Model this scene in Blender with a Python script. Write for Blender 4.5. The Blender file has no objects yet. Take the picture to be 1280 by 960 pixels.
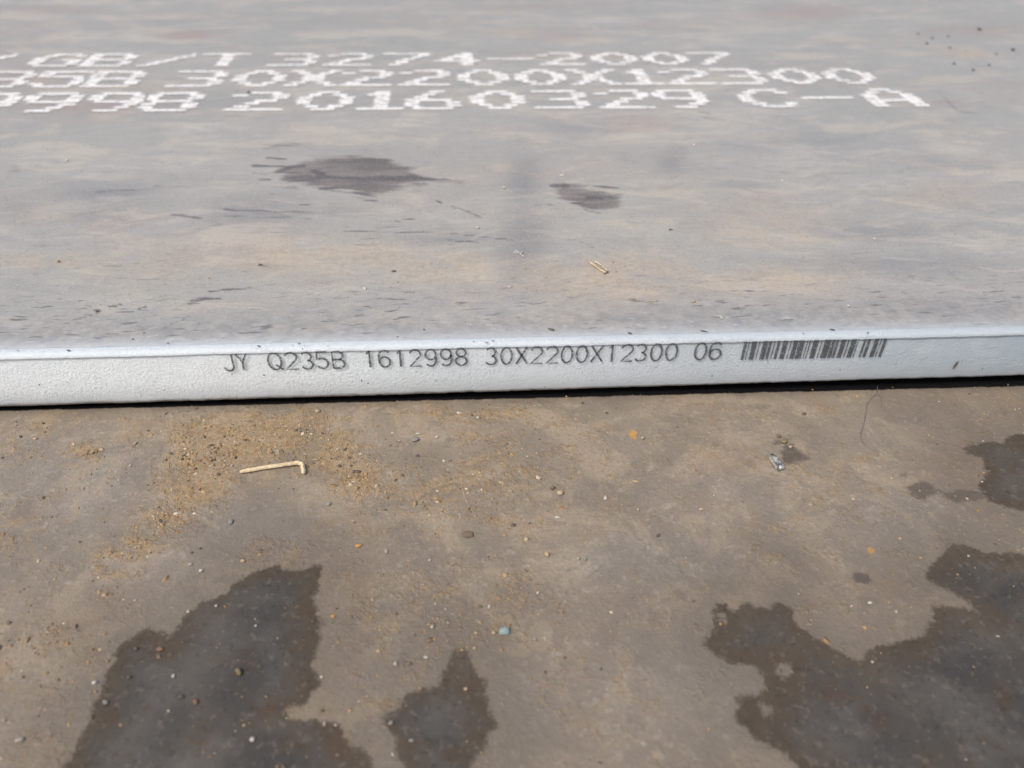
import bpy, math, random
import numpy as np
from mathutils import Matrix, Vector

# ------------------------------------------------------------------ camera
PITCH, YAW, ROLL, CD, CH, FPX = 0.65229821, 0.07208551, 0.01744683, 0.28061264, 0.19200244, 980.0
_cy, _sy = math.cos(YAW), math.sin(YAW)
FW = np.array([_sy*math.cos(PITCH), _cy*math.cos(PITCH), -math.sin(PITCH)])
_r0 = np.array([_cy, -_sy, 0.0]); _u0 = np.cross(_r0, FW)
RT = math.cos(ROLL)*_r0 + math.sin(ROLL)*_u0
UP = -math.sin(ROLL)*_r0 + math.cos(ROLL)*_u0
CAM = np.array([0.0, -CD, CH])
sc = bpy.context.scene
cam_d = bpy.data.cameras.new('camera'); cam = bpy.data.objects.new('camera', cam_d)
sc.collection.objects.link(cam); sc.camera = cam
cam.matrix_world = Matrix([[RT[i], UP[i], -FW[i], CAM[i]] for i in range(3)] + [[0, 0, 0, 1]])
cam_d.sensor_width = 36.0; cam_d.lens = FPX/1280*36
cam_d.clip_start = 0.005; cam_d.clip_end = 200
cam_d.dof.use_dof = True; cam_d.dof.focus_distance = 0.335; cam_d.dof.aperture_fstop = 9.5

# ------------------------------------------------------------------ light
SUN_EL, SUN_AZ = math.radians(54), math.radians(-132)     # azimuth from +Y towards +X (from the left, a little behind the viewer)
w = bpy.data.worlds.new('World'); sc.world = w; w.use_nodes = True
nt = w.node_tree; bg = nt.nodes['Background']
sky = nt.nodes.new('ShaderNodeTexSky'); sky.sky_type = 'NISHITA'; sky.sun_disc = False
sky.sun_elevation = SUN_EL; sky.sun_rotation = SUN_AZ; sky.air_density = 1.1; sky.dust_density = 5.5; sky.ozone_density = 0.8
nt.links.new(sky.outputs[0], bg.inputs[0]); bg.inputs[1].default_value = 0.11
sun_d = bpy.data.lights.new('sun', 'SUN'); sun = bpy.data.objects.new('sun', sun_d); sc.collection.objects.link(sun)
sun_d.energy = 1.3; sun_d.angle = math.radians(16); sun_d.color = (1.0, 0.965, 0.89)
sdir = Vector((math.sin(SUN_AZ)*math.cos(SUN_EL), math.cos(SUN_AZ)*math.cos(SUN_EL), math.sin(SUN_EL)))
sun.rotation_euler = sdir.to_track_quat('Z', 'Y').to_euler(); sun.location = sdir*5
sc.view_settings.view_transform = 'Standard'; sc.view_settings.look = 'None'
sc.view_settings.exposure = 0.65; sc.view_settings.gamma = 1.0; sc.view_settings.use_curve_mapping = False
sc.render.engine = 'CYCLES'; sc.cycles.use_denoising = True
sc.cycles.max_bounces = 6

rng = np.random.default_rng(7); random.seed(7)
COL = sc.collection
ZL = -0.0316                                   # top of the lower plate
T = 0.03                                       # plate thickness

# ------------------------------------------------------------------ helpers
def ray(x, y): return RT*(x-640)/FPX + UP*(480-y)/FPX + FW
def on_z(x, y, z):
    d = ray(x, y); return CAM + d*((z-CAM[2])/d[2])
def on_face(x, y, yy=0.0):
    d = ray(x, y); return CAM + d*((yy-CAM[1])/d[1])
def mpp(p): return float(np.dot(np.asarray(p)-CAM, FW))/FPX      # metres per photo pixel at a point

def vnoise(x, y, scale, seed):
    g = np.random.default_rng(seed).random((256, 256)); u = x*scale; v = y*scale
    i = np.floor(u).astype(int); j = np.floor(v).astype(int); a = u-i; b = v-j
    a = a*a*(3-2*a); b = b*b*(3-2*b); i0, i1, j0, j1 = i % 256, (i+1) % 256, j % 256, (j+1) % 256
    return (g[i0, j0]*(1-a)+g[i1, j0]*a)*(1-b)+(g[i0, j1]*(1-a)+g[i1, j1]*a)*b
def fbm(x, y, scale, seed, octv=4):
    s = 0; amp = .5
    for k in range(octv): s = s+amp*vnoise(x, y, scale*2**k, seed+k); amp *= .5
    return s/(1-.5**octv)

def poly_sdf(px, py, poly):                    # positive inside
    poly = np.asarray(poly); n = len(poly); d2 = np.full(px.shape, 1e9); ins = np.zeros(px.shape, bool)
    for k in range(n):
        ax, ay = poly[k]; bx, by = poly[(k+1) % n]; ex, ey = bx-ax, by-ay; wx, wy = px-ax, py-ay
        t = np.clip((wx*ex+wy*ey)/(ex*ex+ey*ey+1e-18), 0, 1); qx, qy = wx-ex*t, wy-ey*t
        d2 = np.minimum(d2, qx*qx+qy*qy)
        c = ((ay <= py) & (by > py)) | ((by <= py) & (ay > py))
        xi = ax+(py-ay)/(ey if abs(ey) > 1e-12 else 1e-12)*ex
        ins ^= c & (px < xi)
    d = np.sqrt(d2); return np.where(ins, d, -d)
def sstep(a, b, v):
    t = np.clip((v-a)/(b-a), 0, 1); return t*t*(3-2*t)
def pxpoly(pts, z): return [on_z(x, y, z)[:2] for x, y in pts]
def blob(px, py, x, y, rx, ry, z, soft=.6):    # elliptic soft spot given in photo pixels, laid on the plane z
    c = on_z(x, y, z); a = on_z(x+rx, y, z)-c; b = on_z(x, y-ry, z)-c
    m = np.linalg.inv(np.array([[a[0], b[0]], [a[1], b[1]]])); dx, dy = px-c[0], py-c[1]
    r = np.hypot(m[0, 0]*dx+m[0, 1]*dy, m[1, 0]*dx+m[1, 1]*dy)
    return 1-sstep(1-soft, 1+soft*.3, r)
def stroke(px, py, pts, wpx, z):               # soft stroke through photo points, tapered at the ends
    P = [on_z(x, y, z)[:2] for x, y in pts]; c0 = on_z(*pts[0], z); h = wpx*mpp(c0)*.75*np.linalg.norm(c0-CAM)/abs(c0[2]-CAM[2]); h = max(h, .0011); best = np.zeros(px.shape)
    for k in range(len(P)-1):
        ax, ay = P[k]; bx, by = P[k+1]; ex, ey = bx-ax, by-ay; wx, wy = px-ax, py-ay
        t = np.clip((wx*ex+wy*ey)/(ex*ex+ey*ey), 0, 1); d = np.hypot(wx-ex*t, wy-ey*t)
        best = np.maximum(best, 1-sstep(.3*h, 1.4*h, d))
    return best

def mesh_np(name, verts, faces, mat, parent=None, attrs=None, smooth=True):
    """faces: (n,k) int array or list of lists"""
    me = bpy.data.meshes.new(name); verts = np.asarray(verts, np.float32)
    if isinstance(faces, np.ndarray):
        n, k = faces.shape
        me.vertices.add(len(verts)); me.vertices.foreach_set('co', verts.ravel())
        me.loops.add(n*k); me.loops.foreach_set('vertex_index', faces.astype(np.int32).ravel())
        me.polygons.add(n); me.polygons.foreach_set('loop_start', np.arange(0, n*k, k, dtype=np.int32))
        me.polygons.foreach_set('loop_total', np.full(n, k, np.int32)); me.update(calc_edges=True)
    else:
        me.from_pydata(verts.tolist(), [], faces)
    me.validate()
    if smooth: me.polygons.foreach_set('use_smooth', np.ones(len(me.polygons), bool))
    for an, av in (attrs or {}).items():
        a = me.attributes.new(an, 'FLOAT', 'POINT'); a.data.foreach_set('value', np.asarray(av, np.float32).ravel())
    if mat: me.materials.append(mat)
    o = bpy.data.objects.new(name, me); COL.objects.link(o)
    if parent: o.parent = parent
    return o
def tag(o, label, cat, group=None, kind=None):
    o['label'] = label; o['category'] = cat
    if group: o['group'] = group
    if kind: o['kind'] = kind
    return o

# ------------------------------------------------------------------ node helpers
class Mat:
    def __init__(s, name):
        s.m = bpy.data.materials.new(name); s.m.use_nodes = True; s.t = s.m.node_tree; s.t.nodes.clear()
        s.out = s.t.nodes.new('ShaderNodeOutputMaterial'); s.tc = s.t.nodes.new('ShaderNodeTexCoord').outputs['Object']
    def put(s, sock, v):
        if hasattr(v, 'is_output') or isinstance(v, bpy.types.NodeSocket): s.t.links.new(v, sock)
        elif isinstance(v, (tuple, list)) and len(v) == 3 and sock.type == 'RGBA': sock.default_value = (*v, 1)
        else: sock.default_value = v
    def noise(s, scale, detail=4, rough=.55, dist=0.0, vec=None, out='Fac'):
        n = s.t.nodes.new('ShaderNodeTexNoise'); s.put(n.inputs['Vector'], vec or s.tc); n.inputs['Scale'].default_value = scale
        n.inputs['Detail'].default_value = detail; n.inputs['Roughness'].default_value = rough; n.inputs['Distortion'].default_value = dist
        return n.outputs[out]
    def voro(s, scale, vec=None, feature='F1', out='Distance', rnd=1.0):
        n = s.t.nodes.new('ShaderNodeTexVoronoi'); s.put(n.inputs['Vector'], vec or s.tc); n.inputs['Scale'].default_value = scale
        n.feature = feature; n.inputs['Randomness'].default_value = rnd; return n.outputs[out]
    def map(s, scale=(1, 1, 1), rot=0.0, loc=(0, 0, 0), vec=None):
        n = s.t.nodes.new('ShaderNodeMapping'); s.put(n.inputs['Vector'], vec or s.tc); n.inputs['Scale'].default_value = scale
        n.inputs['Rotation'].default_value = (0, 0, rot); n.inputs['Location'].default_value = loc; return n.outputs[0]
    def warp(s, vec, amt, scale):                # bend coordinates with a slow noise
        c = s.noise(scale, 2, vec=s.tc, out='Color'); a = s.vm('SUBTRACT', c, (.5, .5, .5)); b = s.vm('MULTIPLY', a, (amt, amt, 0))
        return s.vm('ADD', vec, b)
    def vm(s, op, a, b):
        n = s.t.nodes.new('ShaderNodeVectorMath'); n.operation = op; s.put(n.inputs[0], a); s.put(n.inputs[1], b); return n.outputs[0]
    def math(s, op, a, b=0.0, c=None, clamp=False):
        n = s.t.nodes.new('ShaderNodeMath'); n.operation = op; n.use_clamp = clamp; s.put(n.inputs[0], a); s.put(n.inputs[1], b)
        if c is not None: s.put(n.inputs[2], c)
        return n.outputs[0]
    def rng(s, v, a, b, lo=0.0, hi=1.0, smooth=True):
        n = s.t.nodes.new('ShaderNodeMapRange'); n.interpolation_type = 'SMOOTHSTEP' if smooth else 'LINEAR'
        s.put(n.inputs['Value'], v); s.put(n.inputs['From Min'], a); s.put(n.inputs['From Max'], b)
        s.put(n.inputs['To Min'], lo); s.put(n.inputs['To Max'], hi); return n.outputs[0]
    def mix(s, f, a, b, blend='MIX'):
        n = s.t.nodes.new('ShaderNodeMix'); n.data_type = 'RGBA'; n.blend_type = blend
        s.put(n.inputs[0], f); s.put(n.inputs[6], a); s.put(n.inputs[7], b); return n.outputs[2]
    def mixf(s, f, a, b):
        n = s.t.nodes.new('ShaderNodeMix'); s.put(n.inputs[0], f); s.put(n.inputs[2], a); s.put(n.inputs[3], b); return n.outputs[0]
    def attr(s, name, out='Fac'):
        n = s.t.nodes.new('ShaderNodeAttribute'); n.attribute_name = name; return n.outputs[out]
    def xyz(s):
        n = s.t.nodes.new('ShaderNodeSeparateXYZ'); s.put(n.inputs[0], s.tc); return n.outputs
    def bump(s, h, dist, strength=1.0, nrm=None):
        n = s.t.nodes.new('ShaderNodeBump'); s.put(n.inputs['Height'], h); s.put(n.inputs['Distance'], dist)
        n.inputs['Strength'].default_value = strength
        if nrm: s.put(n.inputs['Normal'], nrm)
        return n.outputs[0]
    def done(s, color, rough=.6, metal=0.0, spec=.5, normal=None, alpha=None):
        p = s.t.nodes.new('ShaderNodeBsdfPrincipled'); s.put(p.inputs['Base Color'], color); s.put(p.inputs['Roughness'], rough)
        s.put(p.inputs['Metallic'], metal); s.put(p.inputs['Specular IOR Level'], spec)
        if normal: s.put(p.inputs['Normal'], normal)
        if alpha is not None: s.put(p.inputs['Alpha'], alpha)
        s.t.links.new(p.outputs[0], s.out.inputs[0]); return s.m

# ------------------------------------------------------------------ materials
def mat_lower():
    m = Mat('dusty_lower_steel')
    big = m.noise(9, 4, .55); mid = m.noise(38, 5, .6, .4); grain = m.noise(900, 3, .7); speck = m.noise(420, 2, .6)
    sand, rust, wet, damp, blue = (m.attr(a) for a in ('sand', 'rust', 'wet', 'damp', 'blue'))
    tone = m.rng(m.math('ADD', m.math('MULTIPLY', big, .5), m.math('MULTIPLY', mid, .5)), .40, .60)
    col = m.mix(tone, (.188, .157, .121), (.268, .220, .162))
    col = m.mix(m.math('MULTIPLY', blue, .75), col, m.mix(mid, (.205, .192, .178), (.255, .234, .210)))
    # reddish and ochre breath of rust in the dust
    col = m.mix(m.rng(m.noise(22, 5, .6), .52, .70, 0, .45), col, (.222, .150, .092))
    col = m.mix(m.rng(m.noise(48, 5, .65, .5, m.map(loc=(2, 8, 0))), .54, .68, 0, .55), col, (.255, .178, .098))
    col = m.mix(m.rng(m.noise(75, 5, .65, .3, m.map(loc=(6, 1, 0))), .54, .68, 0, .42), col, (.115, .098, .082))
    sn = m.rng(m.math('ADD', sand, m.math('ADD', m.math('MULTIPLY', m.math('SUBTRACT', m.noise(110, 5, .7), .5), 3.0), m.math('MULTIPLY', m.math('SUBTRACT', m.noise(500, 3, .7), .5), 1.4))), .16, .78)
    col = m.mix(m.math('MULTIPLY', sn, .80), col, m.mix(m.rng(m.noise(350, 3, .7), .35, .65), (.195, .128, .062), (.325, .225, .115)))
    # fine speckle of dust and dark grit
    col = m.mix(m.rng(speck, .56, .70, 0, .42), col, (.36, .32, .27))
    col = m.mix(m.rng(m.noise(330, 3, .65, vec=m.map(loc=(3, 1, 0))), .62, .72, 0, .45), col, (.10, .085, .072))
    col = m.mix(m.rng(grain, .35, .65, .25, 0), col, (.10, .085, .07))
    lf = m.noise(34, 8, .72, .8, m.map(loc=(3, 3, 0)))
    col = m.mix(m.rng(lf, .46, .53, .42, 0), col, (.150, .130, .108))
    col = m.mix(m.rng(lf, .54, .61, 0, .45), col, (.285, .232, .168))
    rs = m.rng(m.math('ADD', rust, m.math('MULTIPLY', m.math('SUBTRACT', m.noise(170, 5, .75), .5), 2.8)), .50, 1.05)
    col = m.mix(m.math('MULTIPLY', rs, .92), col, m.mix(m.noise(400, 2), (.36, .17, .035), (.50, .28, .07)))
    dn = m.rng(m.math('ADD', damp, m.math('MULTIPLY', m.math('SUBTRACT', m.noise(150, 5, .72), .5), 2.6)), .42, 1.0)
    col = m.mix(m.math('MULTIPLY', dn, .80), col, (.062, .050, .042))
    front_shade = m.rng(m.math('ADD', wet, m.math('MULTIPLY', m.math('SUBTRACT', m.noise(30, 4, .6), .5), 34.0)), -46, 4)  # foreground shade painted in as blotchy darkening around the wet patches
    col = m.mix(m.math('MULTIPLY', front_shade, .60), col, (.105, .087, .068))
    wn = m.math('ADD', wet, m.math('ADD', m.math('MULTIPLY', m.math('SUBTRACT', m.noise(210, 5, .7), .5), 7.5),
                                 m.math('MULTIPLY', m.math('SUBTRACT', m.noise(600, 2), .5), 3.0)))
    wm = m.rng(wn, -1.1, 1.0)
    core = m.rng(m.math('ADD', wn, m.math('MULTIPLY', m.math('SUBTRACT', m.noise(45, 5, .65), .5), 26.0)), 0.0, 13.0)
    wc = m.mix(core, m.mix(m.noise(260, 4, .7), (.042, .034, .026), (.080, .062, .046)), m.mix(m.rng(mid, .35, .65), (.046, .044, .042), (.074, .070, .065)))
    wc = m.mix(m.rng(m.noise(60, 5, .65, vec=m.map(loc=(5, 2, 1))), .52, .68, 0, .65), wc, (.062, .042, .028))
    wc = m.mix(m.rng(m.noise(90, 5, .7, vec=m.map(loc=(1, 6, 1))), .58, .72, 0, .45), wc, (.115, .105, .095))
    wc = m.mix(m.rng(speck, .58, .70, 0, .42), wc, (.135, .115, .095))
    wc = m.mix(m.rng(m.noise(480, 3, .65), .55, .70, 0, .45), wc, (.022, .019, .017))
    col = m.mix(m.math('MULTIPLY', wm, m.rng(m.noise(25, 4, .6), .3, .6, .84, .97)), col, wc)
    rough = m.mixf(wm, m.mixf(tone, .66, .76), m.mixf(core, .72, .62))
    h = m.math('ADD', m.math('MULTIPLY', grain, .5), m.math('ADD', m.math('MULTIPLY', speck, .6), m.math('MULTIPLY', sn, m.noise(650, 3, .7))))
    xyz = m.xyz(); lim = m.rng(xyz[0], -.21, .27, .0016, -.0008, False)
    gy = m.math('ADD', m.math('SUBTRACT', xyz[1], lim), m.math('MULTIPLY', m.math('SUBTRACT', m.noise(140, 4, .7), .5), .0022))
    gap_shade = m.rng(gy, -.0006, .0004); col = m.mix(m.rng(gy, -.006, 0, 0, .35), col, (.09, .075, .062))  # shade of the gap under the upper plate, painted black with a soft fringe
    col = m.mix(gap_shade, col, (.006, .006, .007)); rough = m.mixf(gap_shade, rough, .95)
    return m.done(col, rough, 0, m.mixf(gap_shade, m.mixf(wm, .4, .14), .05), m.bump(m.math('MULTIPLY', h, m.mixf(wm, 1.0, .45)), .0006, .8))

def mat_upper():
    m = Mat('dusty_painted_steel')
    xyz = m.xyz(); y, z, x = xyz[1], xyz[2], xyz[0]
    wv = m.warp(m.warp(m.tc, .10, 4), .02, 22)
    st = m.noise(1, 6, .62, vec=m.map((3.5, 26, 1), .03, vec=wv))          # long wiping streaks
    st2 = m.noise(1, 6, .65, vec=m.map((11, 105, 1), -.04, (2, 3, 0), vec=wv))
    fine = m.noise(1, 4, .65, vec=m.map((55, 420, 1), .05, (1, 7, 0), vec=wv))
    big = m.noise(5, 3, .5, vec=m.map((.7, 1.6, 1)))
    smudge, blue, tan, scr, pink = (m.attr(a) for a in ('smudge', 'blue', 'tan', 'scratch', 'pink'))
    mott = m.noise(60, 5, .65, .3); mott2 = m.noise(260, 4, .7)
    col = m.mix(m.rng(st, .40, .60), (.302, .290, .262), (.392, .371, .330))
    col = m.mix(m.rng(big, .42, .62, 0, .7), col, m.mix(m.rng(st2, .4, .6), (.275, .274, .248), (.325, .320, .290)))
    col = m.mix(m.math('MULTIPLY', m.rng(m.noise(6, 4, .6, vec=m.map((1, 2.4, 1), 0, (9, 4, 0))), .48, .64), .55), col, (.310, .262, .232))
    film = m.noise(1, 8, .70, .7, m.map((15, 30, 1), .06, (5, 5, 0), vec=m.warp(m.tc, .05, 7)))
    col = m.mix(m.rng(film, .47, .55, .62, 0), col, (.282, .282, .270))
    col = m.mix(m.rng(film, .53, .60, 0, .60), col, (.405, .366, .310))
    b = m.math('MULTIPLY', blue, m.rng(m.math('ADD', m.math('ADD', m.math('MULTIPLY', st2, .7), m.math('MULTIPLY', fine, .3)), m.math('MULTIPLY', blue, .10)), .44, .58, .5, 1))
    col = m.mix(m.math('MULTIPLY', b, .92), col, (.165, .170, .180))
    col = m.mix(m.math('MULTIPLY', m.rng(st2, .53, .66), .38), col, (.235, .230, .226))
    col = m.mix(m.math('MULTIPLY', m.rng(m.noise(1, 5, .6, vec=m.map((16, 120, 1), .12, (4, 1, 0), vec=m.warp(m.tc, .09, 9))), .56, .66), .45), col, (.40, .375, .345))
    col = m.mix(m.math('MULTIPLY', m.rng(fine, .54, .64), .38), col, (.215, .205, .195))
    col = m.mix(m.rng(mott, .52, .66, 0, .28), col, (.22, .208, .196))
    t = m.math('MULTIPLY', tan, m.rng(m.noise(45, 5, .65), .30, .56))
    col = m.mix(m.math('MULTIPLY', t, .80), col, m.mix(m.rng(mott2, .4, .6), (.33, .265, .19), (.43, .345, .25)))
    col = m.mix(m.math('MULTIPLY', pink, m.rng(st, .40, .58, .5, 1)), col, (.290, .195, .172))
    # worn-off patches down to brown mill scale
    ss = m.noise(1, 6, .68, vec=m.map((24, 170, 1), .06, (6, 2, 0), vec=m.warp(m.tc, .03, 18)))
    sm = m.rng(m.math('ADD', smudge, m.math('MULTIPLY', m.math('SUBTRACT', ss, .5), 2.1)), .36, .80)
    col = m.mix(m.math('MULTIPLY', sm, .86), col, m.mix(m.rng(m.noise(1, 5, .65, vec=m.map((18, 60, 1), .05, (3, 8, 0), vec=m.warp(m.tc, .03, 15))), .40, .60), (.072, .060, .056), (.165, .140, .128)))
    sc_ = m.rng(m.math('ADD', scr, m.math('MULTIPLY', m.math('SUBTRACT', fine, .5), .9)), .2, .7)
    col = m.mix(m.math('MULTIPLY', sc_, .82), col, (.075, .070, .070))
    col = m.mix(m.rng(m.noise(700, 3, .6), .57, .66, 0, .40), col, (.50, .45, .38))
    col = m.mix(m.rng(m.noise(520, 3, .6, vec=m.map(loc=(4, 4, 2))), .60, .68, 0, .50), col, (.13, .12, .11))
    # near the cut edge: bluish bare scale with short dark flakes
    en = m.math('ADD', y, m.math('MULTIPLY', m.math('SUBTRACT', m.noise(30, 5, .65), .5), .045))
    edge = m.rng(en, .010, .044, 1, 0)
    col = m.mix(m.math('MULTIPLY', edge, .70), col, m.mix(m.rng(m.noise(150, 5, .7), .36, .64), (.195, .198, .198), (.305, .298, .282)))
    fl = m.noise(1, 3, .55, vec=m.map((75, 430, 1), .26, vec=m.warp(m.tc, .014, 30)))
    flm = m.math('MULTIPLY', m.rng(fl, .60, .66), m.math('MULTIPLY', m.rng(en, .030, .075, 1, 0), m.rng(m.noise(25, 2), .38, .52)))
    col = m.mix(m.math('MULTIPLY', flm, .75), col, (.10, .10, .105))
    lf = m.noise(1, 3, .55, vec=m.map((140, 380, 1), .35, (7, 7, 0), vec=m.warp(m.tc, .014, 30)))
    col = m.mix(m.math('MULTIPLY', m.rng(lf, .60, .68, 0, .5), edge), col, (.42, .43, .44))
    # white paint: face, rolled corner and the overspray drifting over the top
    spn = m.math('ADD', y, m.math('MULTIPLY', m.math('SUBTRACT', m.noise(160, 4, .7), .5), .006))
    spray = m.math('POWER', m.rng(spn, .0008, .0150, 1, 0, False), 1.9)
    side = m.rng(y, .0030, .0045, 1, 0)
    thin = m.rng(m.math('ADD', x, m.math('MULTIPLY', m.math('SUBTRACT', m.noise(14, 3), .5), .20)), -.16, .32)  # edge paint turns greyer and darker towards the right
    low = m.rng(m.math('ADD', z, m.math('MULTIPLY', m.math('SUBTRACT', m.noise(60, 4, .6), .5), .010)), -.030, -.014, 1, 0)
    pit = m.noise(850, 5, .70); pit2 = m.noise(1900, 3, .6)
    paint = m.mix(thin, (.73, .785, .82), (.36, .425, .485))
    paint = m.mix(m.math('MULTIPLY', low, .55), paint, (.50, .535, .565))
    paint = m.mix(m.rng(pit, .46, .30, 0, .42), paint, (.40, .43, .455))
    paint = m.mix(m.rng(m.noise(70, 4, .65), .55, .72, 0, .25), paint, (.60, .62, .60))
    cover = m.math('MAXIMUM', m.math('MULTIPLY', spray, .92), m.math('MULTIPLY', side, m.rng(m.noise(330, 4, .7), .24, .36)))
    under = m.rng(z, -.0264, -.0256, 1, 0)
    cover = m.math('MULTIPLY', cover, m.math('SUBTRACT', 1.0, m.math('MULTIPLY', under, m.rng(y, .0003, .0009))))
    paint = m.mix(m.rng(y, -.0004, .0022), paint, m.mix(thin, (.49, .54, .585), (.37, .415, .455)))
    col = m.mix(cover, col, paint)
    col = m.mix(m.math('MULTIPLY', m.rng(y, .0012, .003), under), col, (.015, .015, .015))  # underside coloured near-black to deepen the shade in the gap
    rim = m.math('MULTIPLY', m.rng(z, -.0034, -.0026), m.rng(y, .0035, .0015))
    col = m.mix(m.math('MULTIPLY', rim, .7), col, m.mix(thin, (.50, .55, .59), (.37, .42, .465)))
    col = m.mix(m.math('MULTIPLY', rim, m.rng(m.noise(1, 5, .7, vec=m.map((90, 420, 420))), .54, .70, 0, .4)), col, (.30, .32, .335))
    rough = m.mixf(cover, m.mixf(sm, .40, .42), .75)
    hh = m.mixf(side, m.math('ADD', m.math('MULTIPLY', fine, .25), m.math('MULTIPLY', m.noise(800, 3, .7), .35)),
                m.math('ADD', m.math('MULTIPLY', pit, 1.5), m.math('MULTIPLY', pit2, .5)))
    return m.done(col, rough, 0, m.mixf(cover, .75, .4), m.bump(hh, m.mixf(side, .00022, .00042), .9))

def mat_paint(name, color, cell, thr, rag=.5, amax=1.0):
    m = Mat(name); f = m.attr('cov')
    n = m.math('MULTIPLY', m.math('SUBTRACT', m.noise(1, 4, .7, vec=m.map((cell*.45, cell*1.3, cell))), .5), rag)
    a = m.math('MULTIPLY', m.rng(m.math('ADD', f, n), thr-.24, thr+.24), amax)
    a = m.math('MULTIPLY', a, m.rng(m.noise(cell*1.6, 4, .7), .30, .52, .45, 1))
    return m.done(m.mix(m.noise(90, 3), color, tuple(c*.93 for c in color)), .7, 0, .3, None, a)
def mat_ink():
    m = Mat('print_ink'); a = m.rng(m.noise(1100, 4, .7), .34, .52, .30, .90)
    return m.done(m.mix(m.noise(300, 2), (.045, .048, .055), (.10, .105, .115)), .6, 0, .3, None, a)
def mat_stone(name, c1, c2, rough=.75, spec=.35, scale=700):
    m = Mat(name); n = m.noise(scale, 4, .65)
    return m.done(m.mix(m.rng(m.noise(scale*.8, 3, .7, vec=m.map(loc=(.3, .1, .2))), .48, .62, 0, .45), m.mix(m.rng(n, .35, .65), c1, c2), (.22, .175, .125)), rough, 0, spec, m.bump(m.noise(scale*2, 3, .7), .0003, .7))
def mat_straw():
    m = Mat('dry_straw'); n = m.noise(600, 4, .7); n2 = m.noise(90, 3)
    c = m.mix(m.rng(n, .35, .65), (.44, .34, .21), (.64, .53, .37)); c = m.mix(m.rng(n2, .5, .7, 0, .5), c, (.30, .20, .10))
    return m.done(c, .6, 0, .35, m.bump(n, .0003, .6))
def mat_grain():
    m = Mat('loose_grit'); t = m.attr('tone'); n = m.t.nodes.new('ShaderNodeValToRGB'); m.put(n.inputs[0], t)
    e = n.color_ramp.elements; e[0].position = 0; e[0].color = (.07, .06, .052, 1); e[1].position = 1; e[1].color = (.50, .45, .38, 1)
    for p, c in ((.18, (.15, .115, .08)), (.45, (.245, .155, .072)), (.72, (.34, .23, .115)), (.9, (.42, .34, .25))):
        q = e.new(p); q.color = (*c, 1)
    return m.done(n.outputs[0], .8, 0, .3)
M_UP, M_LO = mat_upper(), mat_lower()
M_STENCIL = mat_paint('white_stencil_paint', (.78, .78, .77), 260, .54, .65, .88)
M_INK = mat_ink()
M_STRAW = mat_straw(); M_GRAIN = mat_grain()
STONE = {
 'white': mat_stone('white_pebble', (.44, .42, .385), (.60, .58, .54)), 'pale': mat_stone('pale_pebble', (.30, .265, .22), (.44, .40, .345)),
 'tan': mat_stone('tan_pebble', (.34, .25, .16), (.48, .37, .25)), 'grey': mat_stone('grey_pebble', (.19, .18, .165), (.33, .31, .29)),
 'dark': mat_stone('dark_pebble', (.05, .045, .04), (.12, .11, .095), .55), 'brown': mat_stone('brown_clod', (.11, .08, .052), (.22, .165, .11), .9),
 'red': mat_stone('red_brown_pebble', (.16, .075, .045), (.28, .15, .10), .5), 'olive': mat_stone('olive_pebble', (.13, .10, .045), (.28, .22, .11), .5),
 'orange': mat_stone('rust_flake', (.42, .20, .05), (.55, .30, .10)), 'teal': mat_stone('blue_green_stone', (.17, .25, .26), (.33, .42, .42), .6),
 'black': mat_stone('black_crumb', (.012, .011, .01), (.04, .037, .034), .6)}
def mat_chip():
    m = Mat('dull_metal'); n = m.noise(500, 4, .6)
    return m.done(m.mix(m.rng(n, .42, .6), (.08, .08, .08), (.46, .47, .46)), .45, .45, .5, m.bump(n, .0004, .8))
M_CHIP = mat_chip()

# ------------------------------------------------------------------ plates
def axis(lo, a, b, hi, step, coarse):
    """coordinates dense between a and b, stretched out to lo and hi"""
    mid = np.arange(a, b+step*.5, step); L = [a]; s = step
    while L[-1] > lo: s = min(s*1.35, coarse); L.append(L[-1]-s)
    L[-1] = lo; R = [mid[-1]]; s = step
    while R[-1] < hi: s = min(s*1.35, coarse); R.append(R[-1]+s)
    R[-1] = hi
    return np.concatenate([np.array(L[:0:-1]), mid, np.array(R[1:])])
def loft(xs, prof):
    """xs (n), prof (n,m,2) closed section in (y,z) at every x -> verts and quads (+ end caps as triangles fans)"""
    n, m = prof.shape[:2]
    V = np.empty((n, m, 3)); V[..., 0] = xs[:, None]; V[..., 1:] = prof
    i = np.arange(n-1)[:, None]; j = np.arange(m)[None, :]; jn = (j+1) % m
    F = np.stack([i*m+j, i*m+jn, (i+1)*m+jn, (i+1)*m+j], -1).reshape(-1, 4)
    return V.reshape(-1, 3), F[:, ::-1].copy()

# upper plate: 2.2 m x 12.3 m x 30 mm, its cut edge along y = 0
xs = axis(-5.6, -.62, .86, 6.7, .002, .25)
ys = [.0050]; s = .0011
while ys[-1] < .86: ys.append(ys[-1]+s); s = min(s*1.015, .0023 if ys[-1] < .3 else .0042)
while ys[-1] < 2.2: ys.append(min(ys[-1]+s, 2.2)); s = min(s*1.4, .12)
ys = np.array(ys)
corner = [(.0001, -.00300), (-.0006, -.00262), (-.00062, -.0022), (-.0004, -.0016), (.0001, -.0010), (.0009, -.00052), (.0020, -.00022), (.0034, -.00007)]
nf = 22
nx = len(xs); zb = -.0285+.0022*sstep(-.22, .30, xs)+.00035*(fbm(xs, xs*0, 60, 5)-.5)+.0005*(fbm(xs, xs*0, 400, 9)-.5)
face_t = np.linspace(0, 1, nf)
prof = []
fy = np.zeros((nx, nf)); fz = np.zeros((nx, nf))
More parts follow.
